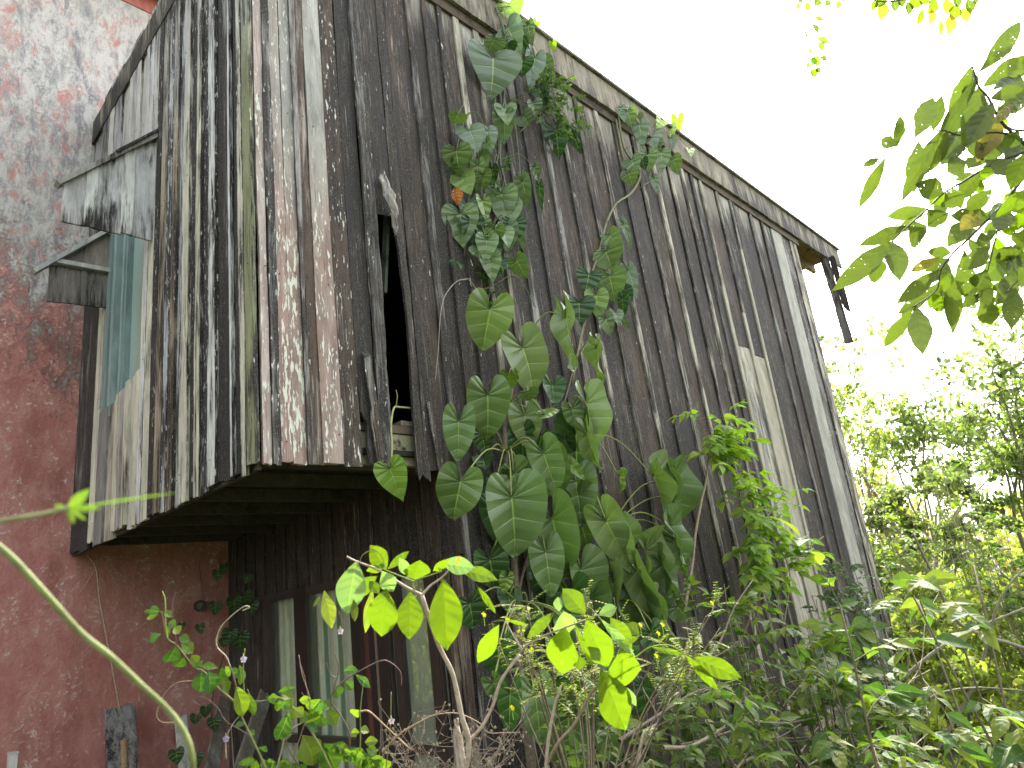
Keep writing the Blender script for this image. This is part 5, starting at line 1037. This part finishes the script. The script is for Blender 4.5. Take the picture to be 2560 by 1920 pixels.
# unseen trees added behind and left of the camera to block low sky
for i, (x, y, h) in enumerate(((-6, -5, 6), (3.5, -8, 6.5), (-13, 2, 5))):
    T = empty('garden_tree', (0, 0, 0), ('added unseen tree behind and left of the camera, blocking low sky', 'added unseen tree behind the camera, blocking low sky', 'added unseen tree left of the red wall, blocking low sky')[i], 'tree'); cs = [(x+random.uniform(-2, 2), y+random.uniform(-2, 2), h*random.uniform(.5, 1)) for k in range(7)]
    foliage_np('crown', T, cs, [2.0]*7, 5000, .3, GRc, LEAFS); mb = MB(); tube(mb, [(x, y, GZ), (x, y, h*.5)], .2, .12, col=BR); mb.build('trunk', STEM, T)
T = empty('blocking_hedge', (0, 0, 0), 'added unseen hedge closing the garden left of the red wall', 'blocking_hedge'); cs = [(-6.5+random.uniform(-.5, .5), y, GZ+h) for y in np.linspace(-3, 6, 10) for h in (.5, 1.3, 2.0)]  # added out of view to cut the low sky reaching under the overhang
foliage_np('foliage', T, cs, [.8]*len(cs), 9000, .16, DKc, LEAFS); mb = MB(); tube(mb, [(-6.5, 1, GZ), (-6.5, 1, GZ+1.5)], .06, .03, col=BR); mb.build('stem', STEM, T)
# ------------------------------------------------------------------ odds and ends by the red wall
def plank(label, pts, w, th, Y, c, par):
    a, b = onY(*pts[0], Y-.02), onY(*pts[1], Y-.25); a2 = b+(a-b)*1.0; d = (b-a); t = (GZ-a[2])/d[2]; b = a+d*max(1, t); mb = MB(); n = 22; sd = random.random()*9; vs = []; fs = []
    u = U(b-a); s_ = U(np.cross(u, (0, -1, 0)))
    if s_[0] < 0: s_ = -s_
    for i in range(n+1):
        f = i/n; P = a+(b-a)*f; rr = [random.uniform(-.03, .02) if i == 0 else 0 for _ in range(5)]
        for q, g in enumerate((-.5, -.2, .1, .3, .5)):
            for o in (0, th): vs.append(P+s_*(g*w+random.uniform(-.002, .002))+np.array([0, -o, 0])-u*rr[q])
    for i in range(n):
        k = i*10
        for q in range(4): j = k+q*2; fs += [(j+1, j+3, j+13, j+11), (j, j+10, j+12, j+2)]
        fs += [(k, k+1, k+11, k+10), (k+8, k+18, k+19, k+9)]
    fs += [(0, 2, 3, 1), (2, 4, 5, 3), (4, 6, 7, 5), (6, 8, 9, 7)]; mb.add(vs, fs, col=c, col2=GRY, par=par, uvw=(sd, sd, sd)); return tag(mb.build('plank', WOOD), label, 'plank', 'planks propped against the house')
plank('cracked grey plank leaning upright on the red wall, tied with the cord', ((298, 1765), (304, 1920)), .20, .03, RY-.02, (.17, .18, .185), (.6, .42, .05))
plank('pale narrow plank end behind the arching stem', ((450, 1790), (462, 1920)), .09, .02, RY-.1, (.42, .42, .38), (.4, .15, 0))
plank('dark plank leaning right in the shaded corner', ((560, 1745), (528, 1920)), .10, .03, RY-.4, (.12, .10, .08), (.4, .3, 0))
plank('mouldy plank leaning steeply beside the left window', ((662, 1735), (600, 1920)), .10, .03, RY-.7, (.14, .12, .10), (.4, .3, 0))
mb = MB(); tube(mb, [onY(218, 1388, KY+3), onY(240, 1420, RY-.06), onY(250, 1500, RY-.06), onY(272, 1620, RY-.07), onY(290, 1720, RY-.08), onY(305, 1800, RY-.08), onY(312, 1845, RY-.08)], .006, .007, sides=5, col=(.42, .30, .20)); tube(mb, [onY(240, 1420, RY-.06), onY(215, 1460, RY-.04), onY(190, 1492, RY-.02)], .003, .002, sides=4, col=(.45, .33, .28))
tag(mb.build('cord', STEM, smooth=True), 'thin brown cord hanging from the overhang down to the leaning plank', 'cord')
mb = MB(); a = onY(310, 1848, RY-.55); tube(mb, [a, onY(312, 1920, RY-.55), (a[0]+.01, a[1]-.1, GZ)], .022, .022, sides=8, sm=False, jit=.1, col=(.30, .20, .11)); tag(mb.build('rusty_rod', STEM, smooth=True), 'mottled rusty rod standing in front of the leaning grey plank', 'rod')
mb = MB(); a = onY(32, 1885, RY-.25); abox(mb, a[0]-.022, a[0]+.022, a[1]-.03, a[1]+.03, GZ, a[2], col=(.62, .62, .60)); abox(mb, a[0]-.026, a[0]+.026, a[1]-.035, a[1]+.035, a[2], a[2]+.012, col=(.5, .5, .5)); tag(mb.build('white_post', PAINT), 'top of a short white post at the foot of the red wall', 'post')
T = empty('wall_lamp_socket', (0, 0, 0), 'small dark broken lamp socket with a hanging wire on the shaded red wall', 'lamp'); mb = MB(); a = onY(497, 1515, RY-.001); tube(mb, [a, a+np.array([0, -.03, 0])], .045, .045, sides=14, sm=False, col=(.06, .05, .045)); mb.build('backplate', PAINT, T)
mb = MB(); tube(mb, [a+np.array([0, -.03, 0]), a+np.array([0, -.07, -.01]), a+np.array([0, -.10, -.03])], .035, .028, sides=12, sm=False, col=(.10, .095, .08)); mb.build('socket', PAINT, T)
mb = MB(); tube(mb, [a+np.array([.03, -.02, .04]), onY(503, 1460, RY-.02), onY(497, 1410, RY-.01)], .004, .004, sides=5, col=(.2, .14, .11)); mb.build('wire', STEM, T, smooth=True)
T = empty('shade_creeper', (0, 0, 0), 'dark heart leaved creeper barely visible on the shaded red wall', 'climbing plant'); mb = MB(); st = MB()
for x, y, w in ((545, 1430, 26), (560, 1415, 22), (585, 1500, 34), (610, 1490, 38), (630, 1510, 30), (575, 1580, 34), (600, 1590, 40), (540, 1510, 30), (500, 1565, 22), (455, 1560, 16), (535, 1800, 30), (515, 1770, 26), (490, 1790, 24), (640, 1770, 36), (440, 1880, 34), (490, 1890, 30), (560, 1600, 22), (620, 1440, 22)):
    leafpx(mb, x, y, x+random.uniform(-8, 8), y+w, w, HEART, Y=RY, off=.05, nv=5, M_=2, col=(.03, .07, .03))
tube(st, [onY(540, 1900, RY-.04), onY(530, 1750, RY-.04), onY(575, 1590, RY-.04), onY(600, 1500, RY-.04), onY(555, 1420, RY-.04)], .005, .003, col=(.08, .08, .04)); mb.build('foliage', LEAF, T); st.build('stem', STEM, T)
# low plants and litter on the ground round the house: nobody could count them
T = MB(); pts = []
for i in range(5200):
    x = random.uniform(-4, 13); y = random.uniform(-3, 5.9) if x < 2.4 else random.uniform(-3, KY-.15); h = random.uniform(.02, .30)
    P = np.array([x, y, GZ+h*.3+(.85*min(1, max(0, (2.2-y)/3))**2*(1 if x < 1 else max(0, 1-(x-1)/5)))]); d = U(np.array([random.gauss(0, .6), random.gauss(0, .6), random.uniform(.2, 1)])); quick_leaf(T, P, d, random.uniform(.08, .18), UG+UD, LOW)
o = T.build('ground_cover', LEAFS); tag(o, kind='stuff')
